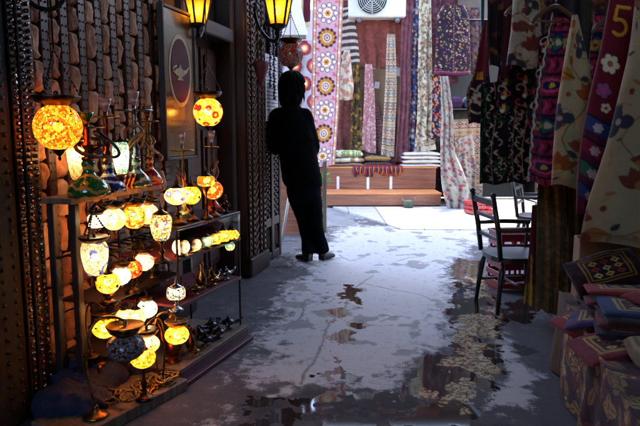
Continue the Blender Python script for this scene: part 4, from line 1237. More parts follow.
def hookah(loc, H, rv, hv, vm, hose, label, bowl='clay_bowl', metal='old_brass', turn=0.0, tray=.8, stem_m=None):
    t = thing('water_pipe', label, 'water pipe', loc, turn, 'water pipes on display')
    m = MB(); m.lathe([(r * rv, z * hv) for r, z in VP], (0, 0, 0), 28); m.build('vase', M_(vm), t)
    z0 = hv; z1 = H * .86; L = z1 - z0; q = rv * .22
    m = MB(); pr = [(q * 1.3, z0 - .003), (q * 1.5, z0 + .01), (q * .8, z0 + L * .1), (q * 1.2, z0 + L * .18), (q * .6, z0 + L * .26), (q * 1.25, z0 + L * .38), (q * 1.3, z0 + L * .44), (q * .55, z0 + L * .54), (q * .9, z0 + L * .62), (q * .5, z0 + L * .72), (q * .8, z0 + L * .8), (q * .5, z0 + L * .9), (q * .6, z1)]
    m.lathe(pr, (0, 0, 0), 14); m.tube([(0, 0, z0 + L * .3), (rv * .5, 0, z0 + L * .36), (rv * .62, 0, z0 + L * .40)], q * .5, 7)
    m.build('stem', M_(stem_m or metal), t)
    m = MB(); m.lathe([(q * .6, z1 - L * .13), (rv * tray, z1 - L * .11), (rv * tray * 1.03, z1 - L * .085), (rv * tray * .97, z1 - L * .088), (q * .5, z1 - L * .10)], (0, 0, 0), 20); m.build('tray', M_(metal), t)
    hb = H - z1; rb = rv * .38
    m = MB(); m.lathe([(q * .5, z1 - .004), (rb * .45, z1 + hb * .1), (rb * .6, z1 + hb * .35), (rb * .95, z1 + hb * .75), (rb, z1 + hb), (rb * .85, z1 + hb * .98), (rb * .6, z1 + hb * .6), (.002, z1 + hb * .5)], (0, 0, 0), 18); m.build('bowl', M_(bowl), t)
    pts = [(rv * .6, 0, z0 + L * .40)]
    for i in range(1, 15):
        a = i * .62; pts.append((rv * (.62 + .10 * math.sin(i)) * math.cos(a), rv * .66 * math.sin(a), z0 + L * (.42 + .22 * math.sin(i * .55)) - (i * L * .012)))
    pts.append((rv * .9, -rv * .2, z0 + L * .05)); pts.append((rv * .75, -rv * .55, hv * .9))
    m = MB(); m.tube(crom(pts, 5), rv * .095, 8); m.build('hose', M_(hose), t)
    return t
def hk(x, ytop, ybot, d, wpx, vpx, *a, **k):
    hh = (ybot - ytop) / F * d
    zb = k.pop('zb', .921)
    Cn = P(x, ybot, d); hookah((Cn.x, Cn.y, zb), hh, wpx / 2 / F * d, vpx / F * d, *a, **k)
hk(90, 113, 196, 2.56, 42, 36, 'green_glass', 'hose_brown', 'green and gold water pipe at near end of the shelf', bowl='green_glass', turn=.4, stem_m='copper')
hk(109, 96, 189, 2.70, 34, 30, 'blue_white', 'hose_blue', 'blue and white water pipe with checked clay bowl', turn=2.2, stem_m='copper')
hk(137, 89, 184, 2.92, 30, 30, 'smoke_glass', 'hose_tan', 'tall silver water pipe with pale bowl', metal='silver', turn=3.4, tray=1.2)
hk(150, 104, 182, 3.06, 27, 28, 'ruby_glass', 'hose_tan', 'ruby red glass water pipe at far end of the shelf', bowl='ruby_glass', turn=1.0)
hk(184, 118, 206, 2.98, 18, 22, 'smoke_glass', 'hose_brown', 'slim brass water pipe on the glass cabinet', metal='old_brass', turn=1.5, zb=.751, tray=1.3)
hk(213, 122, 205, 3.22, 18, 24, 'ruby_glass', 'hose_tan', 'bronze water pipe below the hanging yellow globe', metal='dark_bronze', turn=5.0, zb=.751, tray=.8)
# three copper cups between the pipes
for k, (x, d) in enumerate(((119, 2.72), (124, 2.78), (129, 2.84))):
    c = P(x, 185, d); m = MB(); m.lathe([(.016, 0), (.024, .004), (.015, .02), (.03, .045), (.036, .075), (.034, .075), (.026, .05), (.002, .03)], (0, 0, 0), 16)
    o = m.build('copper_cup', M_('copper'), None, (c.x, c.y, .921))
    tag(o, ['copper cup nearest the blue and white water pipe', 'middle copper cup of the three on the shelf', 'copper cup nearest the tall silver water pipe'][k], 'cup', 'copper cups on the shelf')

# ================================================================== BRASSWARE
def oil_lamp(loc, s, metal, label, rz, group):
    t = thing('oil_lamp', label, 'oil lamp', loc, rz, group); m_ = M_(metal)
    m = MB(); m.lathe([(.30, 0), (.34, .03), (.16, .10), (.12, .2), (.2, .27), (.44, .42), (.5, .56), (.42, .7), (.25, .78), (.2, .8)], (0, 0, 0), 16, sx=s * 1.2, sy=s)
    m.v = [(v[0], v[1], v[2] * s) for v in m.v]
    m.tube([Vector(q) * s for q in ((.35, 0, .5), (.75, 0, .52), (1.05, 0, .66), (1.3, 0, .86))], [s * .22, s * .15, s * .1, s * .07], 8)
    m.build('body', m_, t)
    m = MB(); m.tube([Vector(q) * s for q in crom([(-.45, 0, .45), (-.85, 0, .55), (-.95, 0, .85), (-.7, 0, .98), (-.62, 0, .8)], 4)], s * .055, 6); m.build('handle', m_, t)
    m = MB(); m.lathe([(.24, .79), (.22, .86), (.1, .95), (.06, 1.05), (.09, 1.1), (.003, 1.18)], (0, 0, 0), 12, sx=s, sy=s); m.v = [(v[0], v[1], v[2] * s) for v in m.v]; m.build('lid', m_, t)
    return t
def ewer(loc, h, metal, label, rz, group):
    t = thing('ewer', label, 'ewer', loc, rz, group); m_ = M_(metal)
    m = MB(); m.lathe([(.16 * h, 0), (.17 * h, .02 * h), (.10 * h, .06 * h), (.17 * h, .16 * h), (.20 * h, .28 * h), (.16 * h, .42 * h), (.075 * h, .58 * h), (.06 * h, .74 * h), (.09 * h, .84 * h), (.085 * h, .85 * h)], (0, 0, 0), 18)
    m.tube([Vector(q) * h for q in ((.15, 0, .26), (.27, 0, .40), (.28, 0, .6), (.36, 0, .74))], [.045 * h, .035 * h, .025 * h, .02 * h], 7); m.build('body', m_, t)
    m = MB(); m.tube([Vector(q) * h for q in crom([(-.06, 0, .78), (-.24, 0, .80), (-.28, 0, .55), (-.18, 0, .30)], 5)], .02 * h, 6); m.build('handle', m_, t)
    m = MB(); m.lathe([(.088 * h, .852 * h), (.07 * h, .9 * h), (.02 * h, .95 * h), (.03 * h, .98 * h), (.002, h)], (0, 0, 0), 12); m.build('lid', m_, t)
    return t
gr = 'brassware on the middle cabinet shelf'
for i, (a, w, s, met, lab, rz, k) in enumerate((
        (.07, -.06, .12, 'dark_bronze', 'dark bronze ewer at near end of middle cabinet shelf', .4, 'e'),
        (.16, -.10, .10, 'dark_bronze', 'small dark ewer behind the bronze lamps in the cabinet', 2.0, 'e'),
        (.20, -.04, .055, 'old_brass', 'dull brass oil lamp nearest on the middle cabinet shelf', .8, 'o'),
        (.31, -.07, .15, 'bright_brass', 'tall shiny gold ewer on the middle cabinet shelf', .3, 'e'),
        (.40, -.05, .06, 'bright_brass', 'shiny brass oil lamp beside the tall gold ewer', 1.3, 'o'),
        (.47, -.11, .11, 'dark_bronze', 'dark ewer behind the shiny brass oil lamps', 1.0, 'e'),
        (.535, -.05, .062, 'silver', 'silvery oil lamp at far end of middle cabinet shelf', 1.0, 'o'))):
    (ewer if k == 'e' else oil_lamp)(KP(a, w, .379), s, met, lab, rz, gr)
gr = 'dark oil lamps on the cabinet base'
for i, (a, w, s, met, lab, rz, k) in enumerate((
        (.02, -.06, .25, 'copper', 'tall copper ewer with long handle beside the yellow lamp', 2.7, 'e'),
        (.16, -.05, .14, 'copper', 'small bell shaped copper ewer on the cabinet base', 1.2, 'e'),
        (.12, -.0, .042, 'old_brass', 'tiny brass oil lamp in front of the copper ewers', .7, 'o'),
        (.22, -.16, .062, 'pewter', 'pewter oil lamp at the back of the cabinet base', 3.6, 'o'),
        (.27, -.03, .058, 'pewter', 'pewter oil lamp just past the bell shaped ewer', .3, 'o'),
        (.34, -.12, .065, 'pewter', 'dark pewter oil lamp with raised spout mid base', 2.4, 'o'),
        (.39, -.02, .06, 'pewter', 'shiny pewter oil lamp at front edge of cabinet base', 1.1, 'o'),
        (.46, -.11, .07, 'pewter', 'large dark oil lamp behind the front pewter pair', 4.1, 'o'),
        (.545, -.05, .066, 'pewter', 'pewter oil lamp with long spout at far base corner', .35, 'o'))):
    (ewer if k == 'e' else oil_lamp)(KP(a, w, .091), s, met, lab, rz, gr)
for i, (a, w, s, lab) in enumerate(((.50, -.10, .05, 'small dark oil lamp behind the far end of cabinet top'), (.44, -.02, .042, 'small dark oil lamp at front of cabinet top'))):
    oil_lamp(KP(a, w, .751), s, 'dark_bronze', lab, 1.0 + i, 'small ornaments on the cabinet top')
for i, (a, lab) in enumerate(((.54, 'small bronze figurine at far corner of cabinet top'),)):
    t = thing('figurine', lab, 'figurine', KP(a, -.05, .751), 0)
    m = MB(); m.lathe([(.02, 0), (.021, .008), (.012, .014), (.017, .03), (.02, .05), (.013, .065), (.006, .07), (.011, .08), (.010, .09), (.003, .1)], (0, 0, 0), 12); m.build('figure', M_('dark_bronze'), t)
    m = MB(); m.tube([(.015, 0, .055), (.03, 0, .04), (.015, -.01, .03)], .004, 6); m.tube([(-.015, 0, .055), (-.03, 0, .04), (-.015, -.01, .03)], .004, 6); m.build('arms', M_('dark_bronze'), t)

# ---- beads heaped on the plank, dark blue bundles on the ground
bm_ = MB()
for i in range(16):
    q = p0.lerp(p1, .30 + .60 * rnd.random()) - bn * rnd.uniform(.04, .16)
    pts = []
    for j in range(12):
        a = j * 2 * PI / 11; pts.append((q.x + .04 * math.cos(a) * rnd.uniform(.7, 1.2), q.y + .05 * math.sin(a), .062 + .012 * (i % 3) + .004 * math.sin(j * 2)))
    for k in crom(pts, 3): bm_.ball(k, .006, 0, 5, 3)
qm = p0.lerp(p1, .6) - bn * .1
tag(bm_.build('bead_heap', M_('old_brass'), loc=(qm.x, qm.y, .057), world=True), 'tangled heap of brown bead necklaces on the plank', 'beads')
pm('navy_cloth', '#1a1f3a', .85, 0, .4, 8, .5, 60)
def bundle(loc, sx, sy, sz, label, seed):
    r = np.random.RandomState(seed); nu, nv = 48, 28
    u = np.linspace(0, 2 * PI, nu, endpoint=False)[None, :]; v = np.linspace(.02, PI * .98, nv)[:, None]
    X = np.stack([np.sin(v) * np.cos(u) * sx, np.sin(v) * np.sin(u) * sy, np.cos(v) * sz + 0 * u], -1)
    q = vnoise(X[..., 0] * 1 + X[..., 2] * .6 + seed, X[..., 1] + X[..., 2] * .5, seed, 14, 4)
    rid = np.abs(q - .5) * 2
    X *= (1 - .5 * rid + .18)[..., None]
    X[..., 2] = np.maximum(X[..., 2] + sz * .75, .0)
    o = grid_mesh('cloth_bundle', X[::-1] + np.array(loc), None, M_('navy_cloth'), loc, wrap=True)
    tag(o, label, 'bundle', 'dark cloth bundles on the ground')
c = G(78, 418); bundle((c.x - .02, c.y + .02, 0.0), .15, .12, .085, 'flat dark navy cloth bundle nearest bottom left corner', 3)
c = G(112, 402); bundle((c.x - .12, c.y + .04, 0.0), .16, .13, .10, 'rumpled navy cloth bundle behind the grey lamp base', 5)
c = G(150, 385); bundle((c.x - .13, c.y + .06, 0.0), .12, .10, .10, 'small dark cloth bundle under the yellow lamps', 8)
# ================================================================== FAR STALL ACROSS THE ALLEY END
DW = 10.5
FARWALL = brick_mat('far_wall_stone', '#5a2c2a', '#7c443c', '#8a584c')
fw = thing('stall_wall', 'rough reddish stone wall of the far stall behind the textiles', 'wall', (1.5, DW, 0))
b = MB()
b.box((.95, DW + .16, 2.03), (2.1, .2, 4.06), None, 1, .01)
z = .0
while z < 3.95:
    h = rnd.uniform(.10, .17); x = -.1 + rnd.uniform(0, .1)
    while x < 1.95:
        w = rnd.uniform(.18, .42); n0 = len(b.v)
        b.box((x + w / 2, DW + .03, z + h / 2), (w - .006, .07 + rnd.uniform(-.015, .02), h - .006), None, 0, .018)
        for i in range(n0, len(b.v)):
            v = b.v[i]; b.v[i] = tuple(q + rnd.uniform(-.014, .014) for q in v)
        x += w
    z += h
b.build('stonework', [FARWALL, FARWALL], fw, world=True)
b = MB(); b.box((1.8, DW + .05, 4.13), (4.2, .5, .12), None, 0, .01); b.box((2.95, DW + .2, 3.45), (1.9, .1, 1.2), None, 0, .01); b.build('coping', M_('plaster_dim'), fw, world=True)
pm('board_brown', '#7a5c46', .8, 0, .25, 4, .2, 40)
bd_ = thing('notice_board', 'brown board with torn white paper scraps on far wall', 'board', P(378, 150, DW - .1))
b = MB(); a0, a1 = P(356, 62, DW - .1), P(402, 158, DW - .1); b.box(((a0.x + a1.x) / 2, DW - .07, (a0.z + a1.z) / 2), (a1.x - a0.x, .03, a0.z - a1.z), None, 0, .004); b.build('panel', M_('board_brown'), bd_, world=True)
for x, y, w, h in ((372, 66, .11, .10), (377, 85, .08, .11), (398, 70, .07, .2), (383, 66, .04, .03)):
    b = MB(); c = P(x, y, DW - .09); b.box((c.x, DW - .088, c.z), (w, .004, h), Matrix.Rotation(rnd.uniform(-.15, .15), 3, 'Y'), 0, .001)
    b.build('paper_scrap', M_('paper'), bd_, world=True)

# air conditioner
pm('ac_white', '#d4d2cc', .45, 0, .08, 6, .03); pm('ac_dark', '#2a2a2e', .5, 0, .2, 20, 0)
a0, a1 = P(349, -17, 10.1), P(406, 17, 10.1); ac = thing('air_conditioner', 'white air conditioner outdoor unit high on far wall', 'air conditioner', ((a0.x + a1.x) / 2, 10.1, a1.z))
cx, w, h = (a0.x + a1.x) / 2, a1.x - a0.x, a0.z - a1.z
b = MB(); b.box((cx, 10.27, a1.z + h / 2), (w, .34, h), None, 0, .02); b.build('casing', M_('ac_white'), ac, world=True)
fx = P(372, 0, 10.1).x; R90 = Matrix.Rotation(PI / 2, 3, 'X'); fz = a1.z + h * .53
b = MB(); b.lathe([(.001, .0), (.235, .0), (.24, .01), (.24, .02)], (fx, 10.102, fz), 40, 0, R90); 
b.build('fan_opening', M_('ac_dark'), ac, world=True)
b = MB()
for k in range(3):
    a = k * 2.09; b.add([Vector((fx + .03 * math.cos(a), 10.085, fz + .03 * math.sin(a))), Vector((fx + .2 * math.cos(a - .2), 10.08, fz + .2 * math.sin(a - .2))), Vector((fx + .2 * math.cos(a + .6), 10.072, fz + .2 * math.sin(a + .6))), Vector((fx + .04 * math.cos(a + 1), 10.072, fz + .04 * math.sin(a + 1)))], [(0, 1, 2, 3)], 0)
b.build('fan_blades', pm('ac_grey', '#6a6a70', .5, .2, .1, 10, 0), ac, world=True)
b = MB()
for k in range(7):
    r = .05 + k * .032
    b.tube([(fx + r * math.cos(q * PI / 14), 10.06, fz + r * math.sin(q * PI / 14)) for q in range(29)], .0035, 5)
for k in range(4): a = k * PI / 4; b.tube([(fx - .24 * math.cos(a), 10.06, fz - .24 * math.sin(a)), (fx + .24 * math.cos(a), 10.06, fz + .24 * math.sin(a))], .004, 5)
b.build('grille', M_('ac_white'), ac, world=True)
for x in (359, 397):
    b = MB(); c = P(x, 20, 10.2); b.beam((c.x, 10.12, a1.z - .02), (c.x, 10.49, a1.z - .02), .04, .04); b.beam((c.x, 10.46, a1.z - .02), (c.x, 10.46, a1.z - .25), .035, .035); b.ball((c.x, 10.14, a1.z - .04), .045, 0, 10, 6)
    b.build('bracket', M_('ac_grey'), ac, world=True)

# stepped wooden bench
def plankm(name, a, b2):
    return wood(name, a, b2, .6, 2.2, (1.0, 14, 14), .15)
plankm('bench_wood', '#6a3c2c', '#9a6248'); plankm('bench_top', '#a8653a', '#c88a54')
x0, x1 = P(327, 200, 9.3).x, P(441, 200, 9.3).x
bn_ = thing('stepped_bench', 'stepped reddish wooden bench with white tape strips below the textiles', 'bench', ((x0 + x1) / 2, 9.6, 0))
b = MB(); b.box(((x0 + x1) / 2, 9.32, .115), (x1 - x0, .03, .17), None, 0, .004); b.box((x0 + .015, 9.62, .1), (.03, .56, .2), None, 0, .004); b.box((x1 - .015, 9.62, .1), (.03, .56, .2), None, 0, .004); b.build('lower_front', M_('bench_wood'), bn_, world=True)
b = MB(); b.box(((x0 + x1) / 2, 9.6, .215), (x1 - x0 + .02, .62, .028), None, 0, .005); b.build('ledge', M_('bench_top'), bn_, world=True)
b = MB(); b.box(((x0 + x1) / 2 + .02, 9.93, .40), (x1 - x0 + .02, .03, .338), None, 0, .004); b.build('upper_front', M_('bench_wood'), bn_, world=True)
b = MB(); b.box(((x0 + x1) / 2 + .02, 10.17, .585), (x1 - x0 + .05, .54, .026), None, 0, .005); b.build('top_board', M_('bench_top'), bn_, world=True)
pm('white_tape', '#d8d4d0', .7, 0, .08, 10, .05)
for x in (338, 368, 391):
    c = P(x, 183, 9.9); b = MB(); b.box((c.x, 9.912, .335), (.045, .005, .21), None, 0, .002); b.build('tape_strip', M_('white_tape'), bn_, world=True)
b = MB()
for x in (x0 + .05, x1 - .05): b.box((x, 9.35, .014), (.06, .05, .028), None, 0, .004)
b.build('foot', M_('dark_wood'), bn_, world=True)

def pillow(name, c, ex, ey, w, h, th, pat, label=None, cat=None, group=None, res=.012, sag=.0, seed=0, sq=5.0, parent=None):
    ex = np.array(Vector(ex).normalized()); ey = np.array(Vector(ey).normalized()); n = np.cross(ex, ey); c = np.array(c)
    nu, nv = max(10, int(w / res)), max(10, int(h / res))
    uu, vv = np.meshgrid(np.linspace(0, 1, nu), np.linspace(0, 1, nv))
    p = Pat((uu * w).ravel(), (vv * h).ravel(), w, h, seed); pat(p); C = p.C.reshape(nv, nu, 3)
    a, b = 2 * uu - 1, 2 * vv - 1
    e = np.clip(1 - np.abs(a) ** sq, 0, 1) ** .5 * np.clip(1 - np.abs(b) ** sq, 0, 1) ** .5
    q = vnoise(uu * w + seed * 1.7, vv * h + seed, 5, 9, 3) - .5
    top = th / 2 * e * (1 + .5 * q) ; bot = -th / 2 * e
    base = c + ex * (a * w / 2)[..., None] + ey * (-b * h / 2)[..., None]
    base = base + n * (sag * (a ** 2) * -1 + .25 * th * q)[..., None]
    X1 = base + n * top[..., None]; X2 = base + n * bot[..., None]
    X = np.concatenate([X1, X2[:, ::-1][:, 1:-1]], 1); CC = np.concatenate([C, C[:, ::-1][:, 1:-1]], 1)
    o = grid_mesh(name, X, CC, CLOTH, tuple(c), parent, wrap=True)
    return tag(o, label, cat, group)

# folded textiles on the bench
gr = 'folded textiles on the far bench'
def fold_at(x, y, d, wpx, th, pat, label, seed=0, hh=.38):
    c = P(x, y, d); pillow('folded_cloth', (c.x, c.y, c.z), (1, .03, 0), (0, 1, 0), wpx / F * d, hh, th, pat, label, 'cloth', gr, seed=seed, sag=.008)
fl1 = p_scatter('#d8d4c0', ['#8aa04a', '#6a8040', '#c8a0a0', '#b0b48a'], 60, .02, .05, ['#7a9048'])
fold_at(346, 164.5, 10.15, 36, .07, p_folded(['#3a3044', '#7a4a3a', '#2c3a5a', '#a88a6a'], 1), 'dark striped folded cloth at bottom of left pile on bench', 1)
fold_at(345, 159.5, 10.15, 38, .085, p_scatter('#d8cfc0', ['#8a6a4a', '#b08a6a'], 60, .02, .04), 'beige folded cloth in middle of left pile on bench', 2)
fold_at(343, 153.5, 10.15, 39, .11, fl1, 'white and green floral cloth on top of left pile on bench', 3)
fold_at(377, 164, 10.12, 28, .07, p_kilim(['#2a2438', '#8a2a30', '#b8863a', '#2c4a6a'], .07, '#3a2430'), 'dark patterned cloth at bottom of middle pile on bench', 4)
fold_at(377, 158, 10.12, 26, .08, p_folded(['#4a3a28', '#8a6a34', '#2a2028', '#6a3a2a'], 6), 'brown and gold folded cloth topping the middle pile', 5)
for k, (y, lab) in enumerate(((165, 'white folded cloth at bottom of right pile on bench'), (161, 'cream red edged cloth second from bottom of right pile'), (157, 'white folded cloth second from top of right pile'), (153.5, 'white folded cloth topping the right pile on bench'))):
    fold_at(420 + (k % 2), y, 10.12, 40 - k, .062, p_folded(['#d8d0c8', '#e0dad4', '#c8b0a8', '#d4ccc4'] if k != 1 else ['#d8d0c8', '#a04a4a', '#e0dad4'], 8 + k), lab, 9 + k)
b = MB(); r = random.Random(5)
fc = P(378, 170, 9.92)
for i in range(34):
    x = fc.x + (i - 17) * .024; L = r.uniform(.08, .17)
    b.tube([(x, 9.90, .605), (x + r.uniform(-.01, .01), 9.885, .60 - L * .5), (x + r.uniform(-.02, .02), 9.89, .60 - L)], [.008, .011, .013], 5, i % 3)
b.tube([(fc.x - .42, 9.91, .607), (fc.x, 9.905, .612), (fc.x + .4, 9.91, .607)], .012, 6, 0)
tag(b.build('tassel_fringe', [pm('fringe_red', '#8a2030', .9, 0, .3, 40, .3), pm('fringe_navy', '#24284a', .9, 0, .3, 40, .3), pm('fringe_orange', '#b8602c', .9, 0, .3, 40, .3)], loc=(fc.x, 9.9, .6), world=True), 'colourful tassel fringe hanging over bench edge', 'fringe')
# little potted plant and bucket
pm('leaf_green', '#4a7a2c', .6, 0, .4, 20, .1); pm('plastic_white', '#c8ccc8', .4, 0, .08, 10, .03); pm('terracotta', '#8a4a34', .8, 0, .2, 20, .2)
c = P(325, 186, 9.6); pt = thing('potted_plant', 'small green potted plant at left end of the bench', 'plant', (c.x - .03, 9.55, .229))
b = MB(); b.lathe([(.05, 0), (.07, .10), (.075, .105), (.06, .1), (.002, .09)], (0, 0, 0), 16); b.build('pot', M_('terracotta'), pt)
b = MB()
for i in range(120):
    a, e = r.uniform(0, 6.28), r.uniform(.1, 1.4); R_ = r.uniform(.04, .15); p = Vector((R_ * math.cos(a) * math.cos(e), R_ * math.sin(a) * math.cos(e), .12 + R_ * math.sin(e) * 1.3))
    t_ = Vector((r.uniform(-1, 1), r.uniform(-1, 1), r.uniform(-.3, 1))).normalized(); n_ = t_.orthogonal().normalized()
    b.add([p, p + t_ * .025 + n_ * .014, p + t_ * .055, p + t_ * .025 - n_ * .014], [(0, 1, 2, 3)], 0)
b.build('leaves', M_('leaf_green'), pt)
c = G(414, 214); bk = thing('bucket', 'small greenish plastic tub on the ground before the bench', 'bucket', (c.x, 9.12, .024))
b = MB(); b.lathe([(.06, 0), (.068, .004), (.085, .10), (.092, .104), (.091, .112), (.08, .108), (.06, .02), (.002, .018)], (0, 0, 0), 22); b.build('pail', pm('tub_green', '#3c4a3e', .45, 0, .2, 14, .05), bk)
b = MB(); b.tube([(.10 * math.cos(a), -.02 - .03 * math.sin(a), .15 - .07 * math.sin(a)) for a in [PI * i / 12 for i in range(13)]], .003, 5); b.build('handle', M_('silver'), bk)

# ---- textiles on the far wall
g1 = 'textiles hung on the far stall'
fade = lambda a, b_, c: p_scatter(a, [b_, c], 150, .012, .03, [b_, c])
hang('faded_rug', 'wrinkled faded red rug just below the air conditioner', 'rug', [(356, 14), (356, 40), (357, 68)], [(406, 14), (406, 40), (405, 66)], 10.38, 10.38, fade('#80423c', '#8c4c44', '#743a36'), g1, folds=3.5, amp=.03, res=.014)
hang('faded_rug', 'brown red rug hanging behind the pale shoulder bag', 'rug', [(338, 40), (338, 100), (337, 168)], [(358, 40), (359, 100), (358, 168)], 10.4, 10.4, fade('#7a4440', '#8a5448', '#6a3834'), g1, folds=1.5, amp=.025, res=.014)
hang('faded_rug', 'dull pink kilim rug low behind the narrow pink scarf', 'rug', [(356, 118), (356, 140), (355, 170)], [(394, 112), (395, 140), (395, 170)], 10.36, 10.36, p_kilim(['#7a4448', '#5a3438', '#94685c'], .16, '#8a6460'), g1, folds=3, amp=.03, res=.014)
hang('faded_rug', 'dark wine rug with small pattern behind the purple jacket', 'rug', [(430, -16), (430, 40), (430, 82)], [(458, -16), (458, 40), (458, 84)], 10.3, 10.3, fade('#4a2430', '#6a3a3c', '#3a1c28'), g1, folds=2, amp=.03, res=.014)
hang('faded_rug', 'tan and red kilim rug hanging behind the floral drapes', 'rug', [(446, 120), (446, 160), (446, 205)], [(482, 118), (482, 160), (482, 205)], 10.0, 10.0, p_kilim(['#6a2a34', '#8a6a4a', '#3a3450'], .14, '#9c8468'), g1, folds=2, amp=.03, res=.013)
hang('embroidered_hanging', 'long pink embroidered strip with a column of flower medallions', 'hanging', [(313, -16), (312, 60), (311, 110), (309, 168)], [(344, -16), (341, 60), (339, 110), (335, 165)], 9.75, 9.75, p_suzani, g1, folds=1.2, amp=.018, res=.011)
hang('embroidered_hanging', 'white suzani with red circles seen behind the persons head', 'hanging', [(262, 42), (262, 150)], [(312, 40), (313, 160)], 10.9, 10.9, p_suzani_wide, g1, folds=2, amp=.03, res=.014)
hang('striped_cloth', 'brown and cream striped cloth under the air conditioner', 'cloth', [(341, 8), (340, 40), (342, 64)], [(353, 6), (358, 40), (360, 62)], 10.3, 10.3, p_stripes('#4a3a3c', '#c8bcb0', .055), g1, folds=1.5, amp=.02, res=.012)
hang('shoulder_bag', 'pale floral shoulder bag hanging beside the pink strip', 'bag', [(344, 50), (340, 72), (337, 88), (339, 100)], [(350, 50), (352, 72), (354, 88), (352, 100)], 10.05, 10.05, p_scatter('#d4c8b8', ['#b08a70', '#98a088', '#c87a6a'], 60, .02, .04), g1, th=.05, amp=.006, res=.012)
hang('scarf', 'dull gold and brown scarf next to the pale bag', 'scarf', [(353, 62), (351, 110), (350, 150)], [(359, 62), (362, 110), (362, 152)], 10.2, 10.2, p_scatter('#5a4428', ['#8a6a2c', '#3a2c24', '#a8843c'], 90, .02, .04, ['#2a2420']), g1, folds=2, amp=.02, res=.012)
hang('scarf', 'narrow pink scarf with small white dots before the brown board', 'scarf', [(365, 64), (364, 100), (361, 150)], [(372, 64), (375, 100), (376, 154)], 10.25, 10.25, p_scatter('#b07a80', ['#d8c4bc', '#a04a58'], 160, .01, .016), g1, folds=2, amp=.02, res=.012)
hang('scarf', 'dark red zigzag scarf hanging low on the brown board', 'scarf', [(374, 105), (370, 130), (368, 152)], [(378, 105), (384, 130), (388, 152)], 10.32, 10.32, p_kilim(['#6a2030', '#3a1a28', '#8a4a4a'], .12, '#8a6a68'), g1, folds=1.5, amp=.02, res=.012)
hang('scarf', 'cream, red and blue patterned scarf in front of brown board', 'scarf', [(387, 34), (385, 90), (381, 155)], [(395, 34), (397, 90), (394, 157)], 10.1, 10.1, p_kilim(['#8a3038', '#344064', '#a07c48', '#6a2c3a'], .10, '#b4a690'), g1, folds=1.5, amp=.025, res=.01)
hang('curtain', 'plain mauve red curtain left of the blue patterned cloth', 'curtain', [(402, -16), (400, 80), (395, 162)], [(413, -16), (411, 80), (409, 162)], 10.2, 10.2, p_scatter('#70404a', ['#7c4c54', '#643640'], 60, .02, .04), g1, folds=2.5, amp=.03, res=.014)
hang('curtain', 'narrow blue patterned cloth between mauve curtain and floral cloth', 'cloth', [(412, -16), (410, 80), (408, 156)], [(420, -16), (419, 80), (420, 156)], 10.25, 10.25, p_scatter('#2c3c64', ['#8a3a44', '#c8b8a0', '#4a6a94'], 120, .012, .03), g1, folds=2, amp=.025, res=.012)
hang('curtain', 'cream cloth with red flowers hanging right of the blue cloth', 'cloth', [(419, -16), (418, 70), (417, 120), (414, 152)], [(431, -16), (432, 70), (432, 120), (436, 150)], 10.0, 10.0, p_scatter('#bcae98', ['#8c4644', '#845c44', '#4c566a', '#9c7454'], 170, .014, .03, ['#74725a', '#86705a']), g1, folds=2, amp=.03, res=.011)
hang('jacket', 'dark purple jacket covered in small bright flowers', 'jacket', [(443, 6), (437, 14), (436, 40), (434, 75)], [(464, 6), (469, 14), (470, 40), (471, 75)], 9.8, 9.8, p_jacket, g1, th=.07, folds=1.5, amp=.015, res=.011, round_end=False, bulge=0)
hang('jacket', 'brown patterned jacket partly behind the purple one', 'jacket', [(465, 8), (464, 40), (464, 72)], [(480, 8), (482, 40), (483, 76)], 10.0, 10.0, p_scatter('#3a2a30', ['#6a4a4a', '#7a5a3a', '#4a3a5a'], 120, .015, .03), g1, th=.05, folds=2, amp=.02, res=.012, round_end=False, bulge=0)
hang('scarf', 'black scarf with small orange flowers beside white floral strip', 'scarf', [(432, 74), (432, 110), (431, 140)], [(440, 74), (441, 110), (442, 142)], 9.9, 9.9, p_scatter('#1c1828', ['#c8803a', '#8a8aa0', '#a83a44'], 120, .012, .025), g1, folds=1.5, amp=.02, res=.012)
wf = p_scatter('#938a86', ['#8a3a44', '#96544c', '#4a4a60', '#74384a'], 190, .012, .028, ['#7a8468', '#8c8064'])
hang('floral_drape', 'white drape with dark red flowers falling to the ground', 'drape', [(440, 76), (441, 110), (440, 150), (441, 188), (449, 214)], [(448, 76), (453, 110), (456, 150), (471, 190), (464, 214)], 9.0, 9.0, wf, g1, folds=2.5, amp=.035, res=.010)
hang('floral_drape', 'narrower white floral drape right of the long one', 'drape', [(459, 138), (458, 170), (457, 203)], [(474, 134), (475, 170), (474, 205)], 9.15, 9.15, wf, g1, folds=2, amp=.03, res=.011, seed=3)
